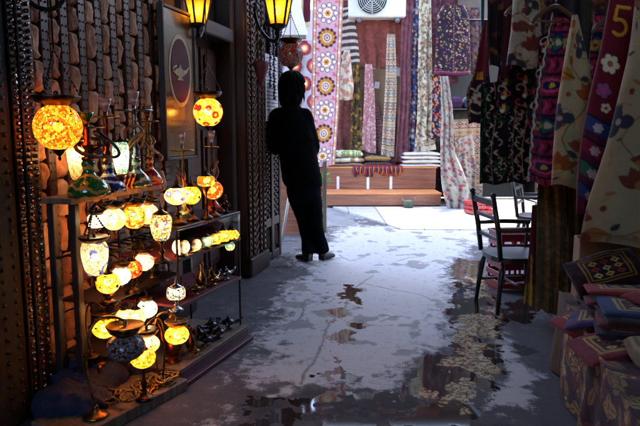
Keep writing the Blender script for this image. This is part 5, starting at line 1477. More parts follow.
# shelf of textiles in the dark recess right of the wall
rc = thing('textile_shelf', 'dark wooden shelves of folded rugs behind the floral drapes', 'shelf', (2.9, 10.6, 0))
b = MB()
for z in (.35, .75, 1.15, 1.55): b.box((2.85, 10.55, z), (1.7, .5, .03), None, 0, .004)
b.box((3.72, 10.55, 1.4), (.04, .5, 2.8), None, 0, .004); b.box((2.85, 10.83, 1.4), (1.76, .04, 2.8), None, 0, .004); b.box((2.02, 10.55, 1.4), (.03, .5, 2.8), None, 0, .004)
b.build('boards', M_('dark_wood'), rc, world=True)
k = 0
cols_ = [('dark red', ['#5a1a24', '#7a2a30', '#3a1420']), ('navy blue', ['#242c4c', '#3a4468', '#1a2038']), ('brown', ['#5a4030', '#3c2a20', '#7a5a44']), ('purple', ['#4a2a4c', '#301a38', '#6a4468'])]
for zi, z in enumerate((.365, .765, 1.165, 1.565)):
    for xi, x in enumerate((2.25, 2.62)):
        cn, cc = cols_[(zi + 2 * xi) % 4]
        pillow('folded_rug', (x, 10.5, z + .09), (1, 0, 0), (0, 1, 0), .34, .4, .17, p_folded(cc, k), '%s folded rug on the %s shelf, %s side' % (cn, ('lowest', 'second lowest', 'second highest', 'top')[zi], ('left', 'right')[xi]), 'rug', 'folded rugs on the far shelves', seed=k, sq=9); k += 1
b = MB(); b.tube([(1.85, 9.85, 2.93), (3.6, 9.85, 2.93)], .014, 8)
for x in (1.9, 2.7, 3.5): b.tube([(x, 9.85, 2.93), (x, 9.85, 3.3)], .008, 6); b.tube([(x, 9.85, 3.3), (x, 10.45, 3.42)], .01, 6)
tag(b.build('clothes_rail', M_('black_iron'), loc=(2.7, 9.85, 2.93), world=True), 'dark rail carrying the flowered jackets at far stall', 'rail')
# low platform and red crates
def crate(loc, sx, sy, sz, rz, label):
    t = thing('plastic_crate', label, 'crate', loc, rz, 'red plastic crates'); m_ = pm('crate_red', '#8a1420', .4, 0, .15, 10, .05)
    m = MB(); w = .012
    m.box((0, 0, .006), (sx, sy, .012), None, 0, .002)
    for s in (-1, 1):
        for z0, z1 in ((.0, .28), (.42, .62), (.76, 1.0)):
            m.box((0, s * (sy - w) / 2, sz * (z0 + z1) / 2 + .007), (sx, w, sz * (z1 - z0)), None, 0, .003)
            m.box((s * (sx - w) / 2, 0, sz * (z0 + z1) / 2 + .007), (w, sy - 2 * w - .001, sz * (z1 - z0)), None, 0, .003)
        for k in range(5):
            x = -sx / 2 + w + (sx - 2 * w) * k / 4
            m.box((x * .97, s * (sy - w * 3.2) / 2, sz * .5), (.018, .010, sz * .96), None, 0, .002)
    m.build('basket', m_, t)
    m = MB(); m.box((0, 0, sz + .012), (sx + .012, sy + .012, .018), None, 0, .004) if False else None
    for s in (-1, 1): m.box((0, s * sy / 2, sz + .002), (sx + .02, .022, .02), None, 0, .004); m.box((s * sx / 2, 0, sz + .002), (.022, sy - .024, .02), None, 0, .004)
    m.build('rim', m_, t)
pf = MB(); pf.box((2.75, 9.25, .06), (1.0, .5, .10), None, 0, .01)
tag(pf.build('low_platform', M_('ac_white'), loc=(2.75, 9.25, .01), world=True), 'low white platform beside the floral drape', 'platform')
c = G(479, 217); crate((c.x + .06, c.y + .2, .03), .36, .28, .16, .2, 'red crate far away beside the low white platform')
c = G(522, 293); crate((c.x + .02, c.y + .18, .0), .38, .3, .21, .15, 'red crate on the floor behind the near chair'); crate((c.x + .03, c.y + .2, .235), .38, .3, .19, .05, 'red crate stacked on top of another behind the near chair')

# ---- beyond, at the left of the person
pm('white_plaster', '#b8b4b8', .85, 0, .12, 3, .3, 20)
b = MB(); b.box((-2.4, 12.1, 1.75), (5.0, .3, 3.5), None, 0, .01); tag(b.build('plaster_wall', M_('white_plaster'), loc=(-2.4, 12.1, 0), world=True), 'bright plastered wall beyond the person', 'wall')
b = MB(); a = P(291, -12, 8.4); c = P(303, 36, 8.4); b.beam(a, c, .14, .03, 0, .003); a = P(281, 30, 8.4); c = P(287, 0, 8.4); b.beam(a, c, .09, .03, 0, .003); c0 = P(277, 37, 8.4); c1 = P(306, 37, 8.4); b.beam(c0, c1, .09, .05, 1, .004)
b.beam((c0.x, 8.42, c0.z), (c0.x, 8.42, 0), .06, .06, 1); b.beam(P(291, -12, 8.44), P(291, -60, 8.44), .06, .06, 1)
tag(b.build('awning_frame', [M_('ac_white'), M_('plaster_dim')], loc=(c0.x, 8.4, 0), world=True), 'white slanting awning boards on a frame beyond the street lantern', 'awning')
hang('maroon_cloth', 'maroon cloth hanging below the white awning boards', 'cloth', [(276, 40), (276, 66)], [(298, 40), (299, 66)], 8.5, 8.5, p_plain('#3c1420'), None, folds=2, amp=.02, res=.014)
hang('maroon_cloth', 'small maroon banner with cream edge left of the pink strip', 'banner', [(301, -8), (301, 26)], [(311, -8), (310, 27)], 8.8, 8.8, lambda p: (p.fill('#521424'), p.vband(0, p.W * .2, '#c8b890'), p.band(p.H * .86, p.H, '#c8b890')), None, folds=1, amp=.015, res=.012)
# grey shutter, leaning board, pale pole, post
sh_ = thing('metal_shutter', 'grey slatted shutter with a pink sticker behind the leaning person', 'shutter', P(277, 235, 6.4))
b = MB(); a0, a1 = P(263, 118, 6.4), P(281, 238, 6.5)
for i in range(34):
    z = .12 + i * .045; b.box(((a0.x + a1.x) / 2, 6.45, z), (a1.x - a0.x, .03, .040), Matrix.Rotation(.3, 3, 'X'), 0, .004)
b.build('slats', pm('shutter_grey', '#6a666c', .5, .5, .2, 12, .1), sh_, world=True)
b = MB(); c = P(276, 172, 6.42); b.lathe([(.001, 0), (.05, 0), (.05, .004), (.001, .004)], (c.x, 6.415, c.z), 20, 0, R90); b.box((c.x, 6.408, c.z), (.05, .003, .012), None, 1, .0005); b.box((c.x + .005, 6.416, c.z - .2), (.03, .004, .24), None, 1, .001); b.build('sticker', [pm('sticker_pink', '#c81e8a', .5, 0, .05, 10, 0), M_('white_tape')], sh_, world=True)
b = MB(); a = P(284, 168, 6.9); c = P(299, 232, 6.7); b.box(((a.x + c.x) / 2, 6.8, .45), (.30, .03, .92), Matrix.Rotation(.12, 3, 'X'), 0, .004)
tag(b.build('leaning_board', M_('bench_wood'), loc=((a.x + c.x) / 2, 6.8, 0), world=True), 'brown wooden board leaning behind the persons legs', 'board')
b = MB(); b.tube([P(293, 172, 6.5), P(282, 240, 6.3)], .016, 8); tag(b.build('pale_pole', pm('pole_pale', '#a8a09a', .5, .1, .15, 10, .05), loc=P(282, 240, 6.3), world=True), 'pale thin pole leaning against the brown board', 'pole')
b = MB(); c = G(323, 232); b.box((c.x + .02, 7.05, .42), (.045, .05, .84), None, 0, .004); tag(b.build('wooden_post', M_('plank_wood'), loc=(c.x, 7.05, 0), world=True), 'short brown post standing just right of the persons legs', 'post')

# ================================================================== RIGHT SIDE
g2 = 'embroidered textiles hung on the right'
hang('plum_cloth', 'plum cloth with tan leaves filling the gap left of the wooden hangers', 'cloth', [(529, -16), (530, 60), (532, 175)], [(552, -16), (552, 60), (553, 170)], 3.8, 3.8, p_scatter('#35141f', ['#7a4a34', '#5a2430', '#8a6a40'], 70, .015, .03, ['#6a4a34', '#4a2a2c']), g2, folds=2, amp=.02, res=.007)
hang('rust_cloth', 'rust brown cloth hanging between cream bag and red bag', 'cloth', [(588, -16), (590, 60), (590, 180)], [(614, -16), (612, 60), (604, 180)], 2.95, 2.95, p_scatter('#4a2418', ['#6a3a24', '#8a5a34', '#3a1a14'], 80, .012, .03, ['#7a4a2c']), g2, folds=2, amp=.02, res=.006)
hang('olive_shawl', 'olive brown shawl hanging low right of the coarse brown one', 'shawl', [(566, 150), (568, 200), (570, 300)], [(592, 150), (594, 200), (594, 300)], 3.3, 3.25, p_scatter('#4c3a22', ['#5c4628', '#3c2c18'], 120, .01, .02), g2, folds=3, amp=.03, res=.008)
hang('floral_bag', 'largest cream bag with blue, rust and gold flowers, right edge of photo', 'bag', [(636, -10), (630, 50), (618, 100), (606, 150), (589, 198), (579, 242)], [(706, -10), (708, 50), (710, 100), (710, 150), (708, 200), (704, 252)], 2.25, 2.05, p_floral_bag('#6a2c1c', '#2c2a34', '#8a5c2c', '#94805f', 4), g2, th=.055, folds=1.4, amp=.012, res=.004, gather=.5)
hang('floral_bag', 'cream shoulder bag with orange flowers, left of red bag marked 5', 'bag', [(572, 15), (564, 60), (556, 110), (553, 150), (551, 185)], [(578, 15), (588, 60), (597, 110), (600, 150), (598, 190)], 2.75, 2.7, p_floral_bag('#8a4018', '#34303c', '#a06c1c', '#a08d68', 2), g2, th=.05, folds=1.3, amp=.010, res=.004)
hang('floral_bag', 'cream floral cloth bag above the black velvet panels', 'bag', [(514, -20), (511, 30), (506, 66)], [(538, -20), (541, 30), (547, 68)], 3.4, 3.35, p_floral_bag('#6c2820', '#30282c', '#5c3224', '#9c8c78', 7), g2, th=.04, folds=1.2, amp=.012, res=.005)
hang('red_bag', 'deep red embroidered bag marked with a gold 5', 'bag', [(612, -15), (602, 40), (590, 92), (583, 125), (577, 170), (576, 215)], [(640, -15), (630, 50), (620, 100), (614, 130), (608, 180), (600, 215)], 2.5, 2.45, p_five, g2, th=.03, folds=1.0, amp=.010, res=.0035)
hang('ikat_cloth', 'pink and navy zigzag cloth beside the cream shoulder bag', 'cloth', [(552, 12), (538, 80), (530, 130), (526, 182)], [(572, 12), (566, 80), (562, 130), (558, 186)], 3.0, 3.0, p_ikat, g2, folds=1.5, amp=.015, res=.0045)
hang('velvet_hanging', 'black velvet hanging with green and cream curling vines, left of two', 'hanging', [(481, 84), (480, 130), (479, 184)], [(507, 80), (507, 130), (507, 184)], 4.2, 4.2, p_velvet, g2, folds=1.2, amp=.012, res=.0055)
hang('velvet_hanging', 'black velvet hanging with gold border and cream vines, right of two', 'hanging', [(508, 80), (508, 130), (508, 183)], [(534, 72), (535, 130), (534, 183)], 4.1, 4.1, p_velvet, g2, folds=1.2, amp=.012, res=.0055, seed=2)
hang('velvet_cloth', 'dark cloth with red and white curls above the velvet panels', 'cloth', [(500, 58), (496, 85), (494, 112)], [(514, 56), (513, 85), (511, 112)], 4.0, 4.0, p_velvet_top, g2, folds=1.3, amp=.012, res=.005)
hang('velvet_cloth', 'dark cloth with pink scrolls just under the cream floral bag', 'cloth', [(514, 54), (514, 80), (512, 106)], [(533, 56), (535, 80), (535, 106)], 3.95, 3.95, p_velvet_top, g2, folds=1.3, amp=.012, res=.005, seed=4)
hang('red_cloth', 'red and purple cloth with a cream flower knot, leftmost on right', 'cloth', [(483, 20), (474, 75), (466, 92), (469, 124)], [(490, 20), (489, 70), (492, 95), (494, 122)], 4.6, 4.55, p_red_emb, g2, folds=1.2, amp=.012, res=.006)
hang('brown_scarf', 'dark brown scarf with green and orange spots at top', 'scarf', [(487, -16), (487, 30), (489, 66)], [(508, -16), (506, 30), (504, 66)], 4.35, 4.35, p_scatter('#201418', ['#8a4a2a', '#2c4a3a', '#6a2a2c'], 50, .012, .022), g2, folds=2.5, amp=.02, res=.008)
hang('red_scarf', 'plain dark red scarf between brown scarf and cream bag', 'scarf', [(504, -16), (502, 30), (500, 78)], [(514, -16), (512, 30), (508, 78)], 3.75, 3.75, p_plain('#3c141a', '#521c20'), g2, folds=2, amp=.015, res=.008)
hang('teal_ribbon', 'narrow teal ribbon hanging above the red knotted cloth', 'ribbon', [(481, -16), (481, 28)], [(485, -16), (484, 28)], 4.5, 4.5, p_plain('#1c5a6a'), g2, folds=.6, amp=.004, res=.008)
hang('pink_cloth', 'crimson scroll cloth hanging left of the zigzag cloth', 'cloth', [(541, 36), (534, 80), (526, 128)], [(551, 30), (548, 80), (541, 130)], 3.2, 3.2, p_velvet_top, g2, folds=1.5, amp=.014, res=.005, seed=9)
hang('grey_scarf', 'grey brown scarf between the zigzag cloth and cream bag', 'scarf', [(580, -16), (579, 40), (584, 110)], [(592, -16), (590, 40), (596, 110)], 2.9, 2.9, p_plain('#2c2420', '#3c3028'), g2, folds=2, amp=.015, res=.008)
hang('grey_scarf', 'khaki scarf hanging at top right behind the big cream bag', 'scarf', [(632, -16), (632, 60), (630, 130)], [(650, -16), (650, 60), (650, 130)], 2.6, 2.6, p_plain('#4a3e30', '#5c4e3c'), g2, folds=2, amp=.014, res=.008)
hang('pink_cloth', 'magenta patterned cloth glimpsed behind the red bag strap', 'cloth', [(594, 12), (590, 60), (586, 100)], [(606, 12), (604, 60), (600, 100)], 2.85, 2.85, p_ikat, g2, folds=1.2, amp=.012, res=.005, seed=5)
hang('brown_shawl', 'coarse brown shawl hanging low behind the chair', 'shawl', [(539, 150), (537, 200), (536, 240), (535, 312)], [(562, 150), (566, 200), (568, 240), (567, 314)], 3.5, 3.45, p_scatter('#6a5032', ['#7c6238', '#54401f', '#8a6c40'], 160, .01, .02), g2, folds=3, amp=.03, res=.007)
hang('fringed_shawl', 'dark red shawl with yellow fringed end beside the chair', 'shawl', [(532, 205), (529, 250), (523, 303)], [(540, 205), (541, 250), (538, 306)], 3.62, 3.6, lambda p: (p.fill('#4c141c'), [p.vband(x, x + .012, '#8a2a2c') for x in np.arange(0, p.W, .05)], p.band(p.H * .8, p.H, '#a8842c'), [p.stroke([(x, p.H * .5), (x + .02, p.H)], .008, '#c8a03a' if i % 2 else '#6a1a20') for i, x in enumerate(np.arange(0, p.W, .02))]), g2, folds=2.5, amp=.025, res=.006)
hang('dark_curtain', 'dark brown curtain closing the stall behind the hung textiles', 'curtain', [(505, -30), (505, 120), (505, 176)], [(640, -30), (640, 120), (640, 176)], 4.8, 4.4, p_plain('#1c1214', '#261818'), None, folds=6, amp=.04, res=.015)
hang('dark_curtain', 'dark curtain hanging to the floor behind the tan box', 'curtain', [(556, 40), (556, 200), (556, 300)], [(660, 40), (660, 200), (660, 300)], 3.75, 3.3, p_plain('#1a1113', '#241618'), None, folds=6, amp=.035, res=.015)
# rail and hangers
a, c = P(497, -22, 4.4), P(690, -40, 2.0)
b = MB(); b.tube([(a.x, a.y, 2.28), (a.x + .35 , 3.4, 2.12), (1.32, 1.7, 1.95)], .014, 8)
tag(b.build('clothes_rail', M_('black_iron'), loc=(1.4, 3.0, 2.1), world=True), 'dark rail above the bags on the right', 'rail')
def hanger(px, py, d, wpx, rz, label):
    c = P(px, py, d); t = thing('coat_hanger', label, 'hanger', c, rz, 'coat hangers on the right')
    w = wpx / F * d / 2
    m = MB(); m.tube(crom([(-w, 0, -.075), (-w * .8, 0, -.045), (-w * .3, 0, -.005), (0, 0, .008), (w * .3, 0, -.005), (w * .8, 0, -.045), (w, 0, -.075)], 5), .011, 8); m.tube([(-w * .85, 0, -.062), (w * .85, 0, -.062)], .006, 6); m.build('bow', wood('hanger_wood', '#4a2c18', '#7a5230', .4), t)
    m = MB(); m.tube([(0, 0, .005), (0, 0, .05)] + [(.022 * math.sin(q), 0, .075 - .022 * math.cos(q) + .0) for q in np.linspace(.2, 4.6, 10)], .0025, 6); m.build('hook', M_('silver'), t)
hanger(556, 8, 2.95, 52, .25, 'wooden hanger carrying the zigzag cloth'); hanger(622, 14, 2.6, 60, .2, 'wooden hanger carrying the red bag marked 5'); hanger(524, 2, 3.45, 40, .3, 'wooden hanger carrying the cream floral cloth bag')

# ---- table with kilim bags
T0 = Vector((1.22, 2.94, 0)); tu = Vector((-.2285, -.9735, 0)); tw = Vector((.9735, -.2285, 0))
def TP(a, w, z): v = T0 + tu * a + tw * w; return Vector((v.x, v.y, z))
TR = Matrix((tu, tw, Vector((0, 0, 1)))).transposed()
tb = thing('display_table', 'low wooden table under the patterned cloth and kilim bags', 'table', TP(.5, .3, 0))
b = MB(); c = TP(.80, .30, .365); b.box(c, (1.54, .56, .03), TR, 0, .004); b.build('tabletop', M_('aged_wood'), tb, world=True)
for a_, w_ in ((.06, .05), (1.52, .05), (.06, .55), (1.52, .55)):
    b = MB(); b.box(TP(a_, w_, .174), (.05, .05, .348), TR, 0, .004); b.build('leg', M_('aged_wood'), tb, world=True)
# draped cloth: cross-section runs from left hem up and over the top
nu, nv = 230, 210
sl = np.linspace(0, .39 + .60, nv); al = np.linspace(-.02, 1.62, nu)
AA, SS = np.meshgrid(al, sl)
drop = .385; up = np.minimum(SS, drop); over = np.maximum(SS - drop, 0)
fold_ = .018 * np.sin(AA * 19 + 1.2 * np.sin(AA * 7)) * (1 - up / drop) ** .8 * (SS < drop) + .02 * (1 - up / drop) * (SS < drop)
wv = over - fold_ - .012 * (SS < drop); zv = .012 + up + .004 * (SS > drop)
zv = np.where(SS >= drop, .386 + .003 * np.sin(AA * 23) * np.sin(over * 20), zv)
X = np.array(T0)[None, None] + AA[..., None] * np.array(tu) + wv[..., None] * np.array(tw) + np.stack([0 * zv, 0 * zv, zv], -1)
p_ = Pat(AA.ravel() + .02, SS.ravel(), 1.66, .99, 3); p_rugcloth(p_); p_.put(p_.U < .17, '#5a432c'); p_.put((p_.U > .17) & (p_.U < .185), '#2a1a14')
tc_ = grid_mesh('tablecloth', X, p_.C.reshape(nv, nu, 3), CLOTH, tuple(TP(.5, 0, .38)))
tag(tc_, 'dark red tablecloth with tan leaves and brown end band', 'tablecloth')
b = MB(); pm('cardboard', '#8a6a4c', .85, 0, .15, 6, .15, 40)
b.box(TP(.08, .22, .387 + .15), (.16, .36, .30), TR, 0, .006); b.box(TP(.08, .22, .387 + .302), (.05, .362, .003), TR, 1, .0005)
tag(b.build('cardboard_box', [M_('cardboard'), pm('box_tape', '#7a5a3a', .3, 0, .1, 10, 0)], loc=TP(.08, .22, .387), world=True), 'tan cardboard box at far end of the table', 'box')
CU = thing('x', 'x', 'x'); bpy.data.objects.remove(CU)
n_up = Vector((-.25, -.62, .74)).normalized()
ex = Vector((.93, -.12, .06)); ex = (ex - n_up * ex.dot(n_up)).normalized(); ex = (Matrix.Rotation(.18, 3, n_up) @ ex)
ey = n_up.cross(ex)
c = P(606, 273, 2.62)
pillow('cushion', c, ex, ey, .31, .205, .09, p_emblem('#26080f', '#8a6a2c'), 'dark red cushion with gold diamond emblem leaning on the box', 'cushion', None, res=.004, seed=2, sq=4)
kil = 'folded kilim bags piled on the table'
specs = [(.42, .20, '#5a1822', 'dark red folded kilim bag at the bottom of the pile'), (.44, .21, '#4a2a1c', 'brown folded kilim bag second in the pile'), (.43, .19, '#24182c', 'dark violet folded kilim bag third in the pile'),
         (.41, .20, '#661c26', 'wine red folded kilim bag fourth in the pile'), (.44, .215, '#2c2018', 'dark brown folded kilim bag fifth in the pile'), (.39, .20, '#8a2224', 'brightest red folded kilim bag lying below the cushion')]
z = .392
for k, (a_, w_, colr, lab) in enumerate(specs):
    th = .024
    q = TP(a_, w_, z + th / 2 + .003)
    rz = rnd.uniform(-.12, .12); e1 = Matrix.Rotation(rz, 3, 'Z') @ tw; e2 = Matrix.Rotation(rz, 3, 'Z') @ (-tu)
    pillow('kilim_bag', q, e1, e2, .36, .27, th, p_emblem(colr, '#a8843a'), lab, 'bag', kil, res=.0045, seed=k + 3, sq=9)
    z += th
z = .392
for k, (a_, w_, colr, lab) in enumerate(((.66, .22, '#5c1820', 'dark red kilim bag at bottom of the nearer pile'), (.68, .20, '#1e1a2c', 'black violet kilim bag second in the nearer pile'), (.65, .21, '#641e22', 'maroon kilim bag third in the nearer pile'), (.67, .22, '#2c1c18', 'brown black kilim bag fourth in the nearer pile'), (.64, .22, '#26365c', 'navy blue folded kilim bag topping the nearer pile'))):
    th = .025; q = TP(a_, w_, z + th / 2 + .003); rz = rnd.uniform(-.15, .15); e1 = Matrix.Rotation(rz, 3, 'Z') @ tw; e2 = Matrix.Rotation(rz, 3, 'Z') @ (-tu)
    pillow('kilim_bag', q, e1, e2, .37, .25, th, p_emblem(colr, '#a8843a'), lab, 'bag', kil, res=.0045, seed=k + 13, sq=9); z += th
q = TP(.98, .22, .392 + .05); pillow('striped_bag', q, tw, -tu, .30, .22, .10, p_stripes('#8a7a5a', '#6a5a3c', .012, True, '#54462e'), 'cream ribbed bag at lower right corner of photo', 'bag', None, res=.004, seed=31, sq=4)

for k, (a_, w_, z_, rz, colr, lab) in enumerate(((.47, .07, .405, .35, '#7a2026', 'red kilim bag sliding off the table edge under the pile'), (.52, .10, .432, -.25, '#402a58', 'purple kilim bag hanging over the table edge'), (.78, .09, .405, .2, '#6a1c28', 'crimson kilim bag at table edge nearest the photo bottom'), (.60, .33, .55, .5, '#762428', 'scarlet kilim bag on top behind the navy one'), (.84, .30, .43, -.3, '#542038', 'plum kilim bag lying under the cream ribbed bag'))):
    q = TP(a_, w_, z_); e1 = Matrix.Rotation(rz, 3, 'Z') @ tw; e2 = Matrix.Rotation(rz, 3, 'Z') @ (-tu); e1 = (e1 - Vector((0, 0, -.16 if w_ < .2 else .02))).normalized(); e2 = (e2 - e1 * e2.dot(e1)).normalized()
    pillow('kilim_bag', q, e1, e2, .33, .25, .03, p_emblem(colr, '#a8843a'), lab, 'bag', kil, res=.0045, seed=k + 41, sq=7, sag=.02)

# ---- chairs
def chair(loc, rz, label):
    t = thing('wooden_chair', label, 'chair', loc, rz, 'dark wooden chairs')
    m_ = wood('chair_wood', '#120b09', '#2c1c16', .32)
    sh = .375; sw, sd_ = .40, .38      # local +x = sitter looks this way
    m = MB()
    nu_, nv_ = 18, 18; vs = []; fs = []
    for zz in (0, 1):
        for j in range(nv_):
            a = 2 * PI * j / nv_; ca, sa = math.cos(a), math.sin(a)
            q = (abs(ca) ** 4 + abs(sa) ** 4) ** -.25
            vs.append((sd_ / 2 * ca * q * 1.05, sw / 2 * sa * q * (1.0 + .04 * ca), sh - .032 + zz * .032))
    n = nv_
    fs = [tuple(range(n))[::-1]] + [(j, (j + 1) % n, n + (j + 1) % n, n + j) for j in range(n)]
    m.add(vs, fs, 0)
    ring = [vs[n + j] for j in range(n)]
    inner = [(x * .9, y * .9, z + .004) for x, y, z in ring]
    m.add(ring + inner, [(j, (j + 1) % n, n + (j + 1) % n, n + j) for j in range(n)] + [tuple(range(n, 2 * n))], 1)
    m.build('seat', [m_, pm('seat_worn', '#3c3436', .45, 0, .35, 14, .1)], t)
    for sx in (-1, 1):
        for sy in (-1, 1):
            m = MB(); m.tube([(sx * .15, sy * .15, sh - .03), (sx * .165, sy * .165, sh * .7), (sx * .175, sy * .172, sh * .45), (sx * .19, sy * .185, 0)], [.013, .02, .017, .014], 10); m.build('leg', m_, t)
    m = MB()
    for sy in (-1, 1): m.tube([(-.17, sy * .168, .16), (.17, sy * .168, .16)], .010, 8)
    m.tube([(0, -.165, .16), (0, .165, .16)], .010, 8); m.tube([(.172, -.17, .21), (.172, .17, .21)], .009, 8)
    m.build('stretcher', m_, t)
    for sy in (-1, 1):
        m = MB(); m.tube([(-.175, sy * .165, sh - .01), (-.20, sy * .172, sh + .18), (-.245, sy * .178, sh + .40)], [.016, .018, .015], 10); m.ball((-.247, sy * .178, sh + .41), .02, 0, 10, 6); m.build('back_post', m_, t)
    m = MB()
    for k, (z, x) in enumerate(((.36, -.237), (.26, -.217), (.12, -.19))): m.beam((x, -.165, sh + z), (x, .165, sh + z), .018, .045 if k == 0 else .028, 0, .004)
    m.build('back_rail', m_, t)
    for sy in (-1, 1):
        m = MB(); m.tube([(-.20, sy * .178, sh + .185), (.0, sy * .195, sh + .188), (.19, sy * .192, sh + .18)], [.013, .016, .017], 8); m.tube([(.165, sy * .185, sh - .01), (.175, sy * .192, sh + .18)], .012, 8); m.build('armrest', m_, t)
    return t
chair((1.325, 4.0, 0), .12, 'dark wooden armchair standing at the edge of the puddle')
chair((2.14, 5.8, 0), -.5, 'second dark chair half hidden behind the near armchair')
# ---- right wall and roof, out of view
b = MB()
def RWp(d): return 1.86 + .25 * (d - 2.9)
p0_, p1_ = Vector((RWp(-6), -6, 2.6)), Vector((RWp(4.6), 4.6, 2.6)); b.beam((p0_.x + .1, p0_.y, 2.6), (p1_.x + .1, p1_.y, 2.6), .16, 5.2, 0, .01)
tag(b.build('stall_side_wall', M_('plaster_dim'), loc=(1.9, 2.9, 0), world=True), 'dim plaster wall behind the textiles on the right', 'wall')
rf = thing('roof', 'dark boarded roof over the near part of the alley', 'roof', (0, 2, 5.2))
b = MB(); vs = [(-3.6, -6.2), (2.9, -6.2), (3.6, 8.58), (-.2, 8.58), (-1.0, 5.75)]
b.add([(x, y, 5.24) for x, y in vs] + [(x, y, 5.32) for x, y in vs], [(4, 3, 2, 1, 0), (5, 6, 7, 8, 9)] + [(i, (i + 1) % 5, 5 + (i + 1) % 5, 5 + i) for i in range(5)])
b.build('boards', M_('dark_wood'), rf, world=True)
b = MB()
for k in range(11): b.beam((-3.0, -5.6 + k * 1.1, 5.17), (3.0, -5.8 + k * 1.1, 5.17), .1, .12, 0, .005)
b.build('beams', M_('aged_wood'), rf, world=True)

b = MB(); b.box((-.6, -6.1, 1.3), (7.5, .2, 2.6), None, 0, .01)  # unseen wall, added to cut sky light coming from behind the camera
tag(b.build('end_wall', M_('plaster_dim'), loc=(-.6, -6.1, 0), world=True), 'added unseen wall behind the viewer holding back light from the rear', 'wall')
sl0 = thing('sun_block_sail', 'added unseen canvas sail blocking sun from the left apron', 'sail', (-.8, 10.1, 7))  # out-of-view sail, added only to shade the left apron
b = MB(); n_ = 12; vs = []
for j in range(n_ + 1):
    for i in range(n_ + 1):
        a, c_ = i / n_, j / n_; vs.append((-3.0 + 4.35 * a, 8.6 + 3.2 * c_, 7.0 - .25 * math.sin(PI * a) * math.sin(PI * c_)))
b.add(vs + [(x, y, z - .01) for x, y, z in vs], [(j * (n_ + 1) + i, j * (n_ + 1) + i + 1, (j + 1) * (n_ + 1) + i + 1, (j + 1) * (n_ + 1) + i) for j in range(n_) for i in range(n_)] + [tuple(q + (n_ + 1) ** 2 for q in (j * (n_ + 1) + i, (j + 1) * (n_ + 1) + i, (j + 1) * (n_ + 1) + i + 1, j * (n_ + 1) + i + 1)) for j in range(n_) for i in range(n_)], 0, True)
b.build('sun_block_sheet', pm('sun_block_canvas', '#7a6a5c', .9, 0, .15, 3, .2), sl0, world=True)
for x_, y_ in ((-3.0, 8.6), (1.35, 8.6), (-3.0, 11.8), (1.35, 11.8)):
    b = MB(); b.tube([(x_, y_, 7.0), (x_ * 1.3, y_ + (4 if y_ > 10 else -.6), 7.6 if y_ > 10 else 5.33)], .015, 6); b.build('sun_block_rope', M_('black_iron'), sl0, world=True)
# ---- buildings that shut in the cross street (seen in the wet floor, above the picture)
pm('sandstone', '#a88c68', .85, 0, .25, 1.5, .4, 12); pm('pane_dark', '#20262c', .12, 0, .2, 4, .05); pm('trim_stone', '#b8a688', .8, 0, .15, 5, .2)
def block(x0, x1, y0, y1, z1, label, cols, face=-1):
    t = thing('building', label, 'building', ((x0 + x1) / 2, (y0 + y1) / 2, 0))
    m = MB(); m.box(((x0 + x1) / 2, (y0 + y1) / 2, z1 / 2), (x1 - x0, y1 - y0, z1), None, 0, .02); m.box(((x0 + x1) / 2, y0 - .06, z1 + .1), (x1 - x0 + .2, .3, .2), None, 0, .02); m.build('wall', M_('sandstone'), t, world=True)
    for k in range(cols):
        x = x0 + (k + .5) * (x1 - x0) / cols
        for z in (1.9,):
            if z + 1 < z1:
                w_ = MB(); w_.box((x, y0 - .02, z), (1.0, .10, 1.5), None, 0, .01); f = w_.build('window', M_('trim_stone'), t, world=True)
                w_ = MB(); w_.box((x, y0 - .08, z), (.76, .03, 1.26), None, 0, .004); q = w_.build('pane', M_('pane_dark'), None); q.parent = f; q.location = -Vector(t.location)
block(.4, 9.5, 12.4, 16, 3.5, 'long low sandstone building behind the far stall', 4)
block(-9.5, -.2, 13.2, 17, 3.5, 'lower sandstone building beyond the plastered wall', 4)
b = MB(); b.box((6.2, 8.5, 2.5), (.3, 7.6, 5.0), None, 0, .02); tag(b.build('end_wall', M_('sandstone'), loc=(6.2, 8.5, 0), world=True), 'sandstone wall closing the right end of the cross street', 'wall')
b = MB(); b.box((-6.0, 9.5, 2.0), (.3, 7.6, 4.0), None, 0, .02); tag(b.build('end_wall', M_('sandstone'), loc=(-6.0, 9.5, 0), world=True), 'sandstone wall closing the left end of the cross street', 'wall')

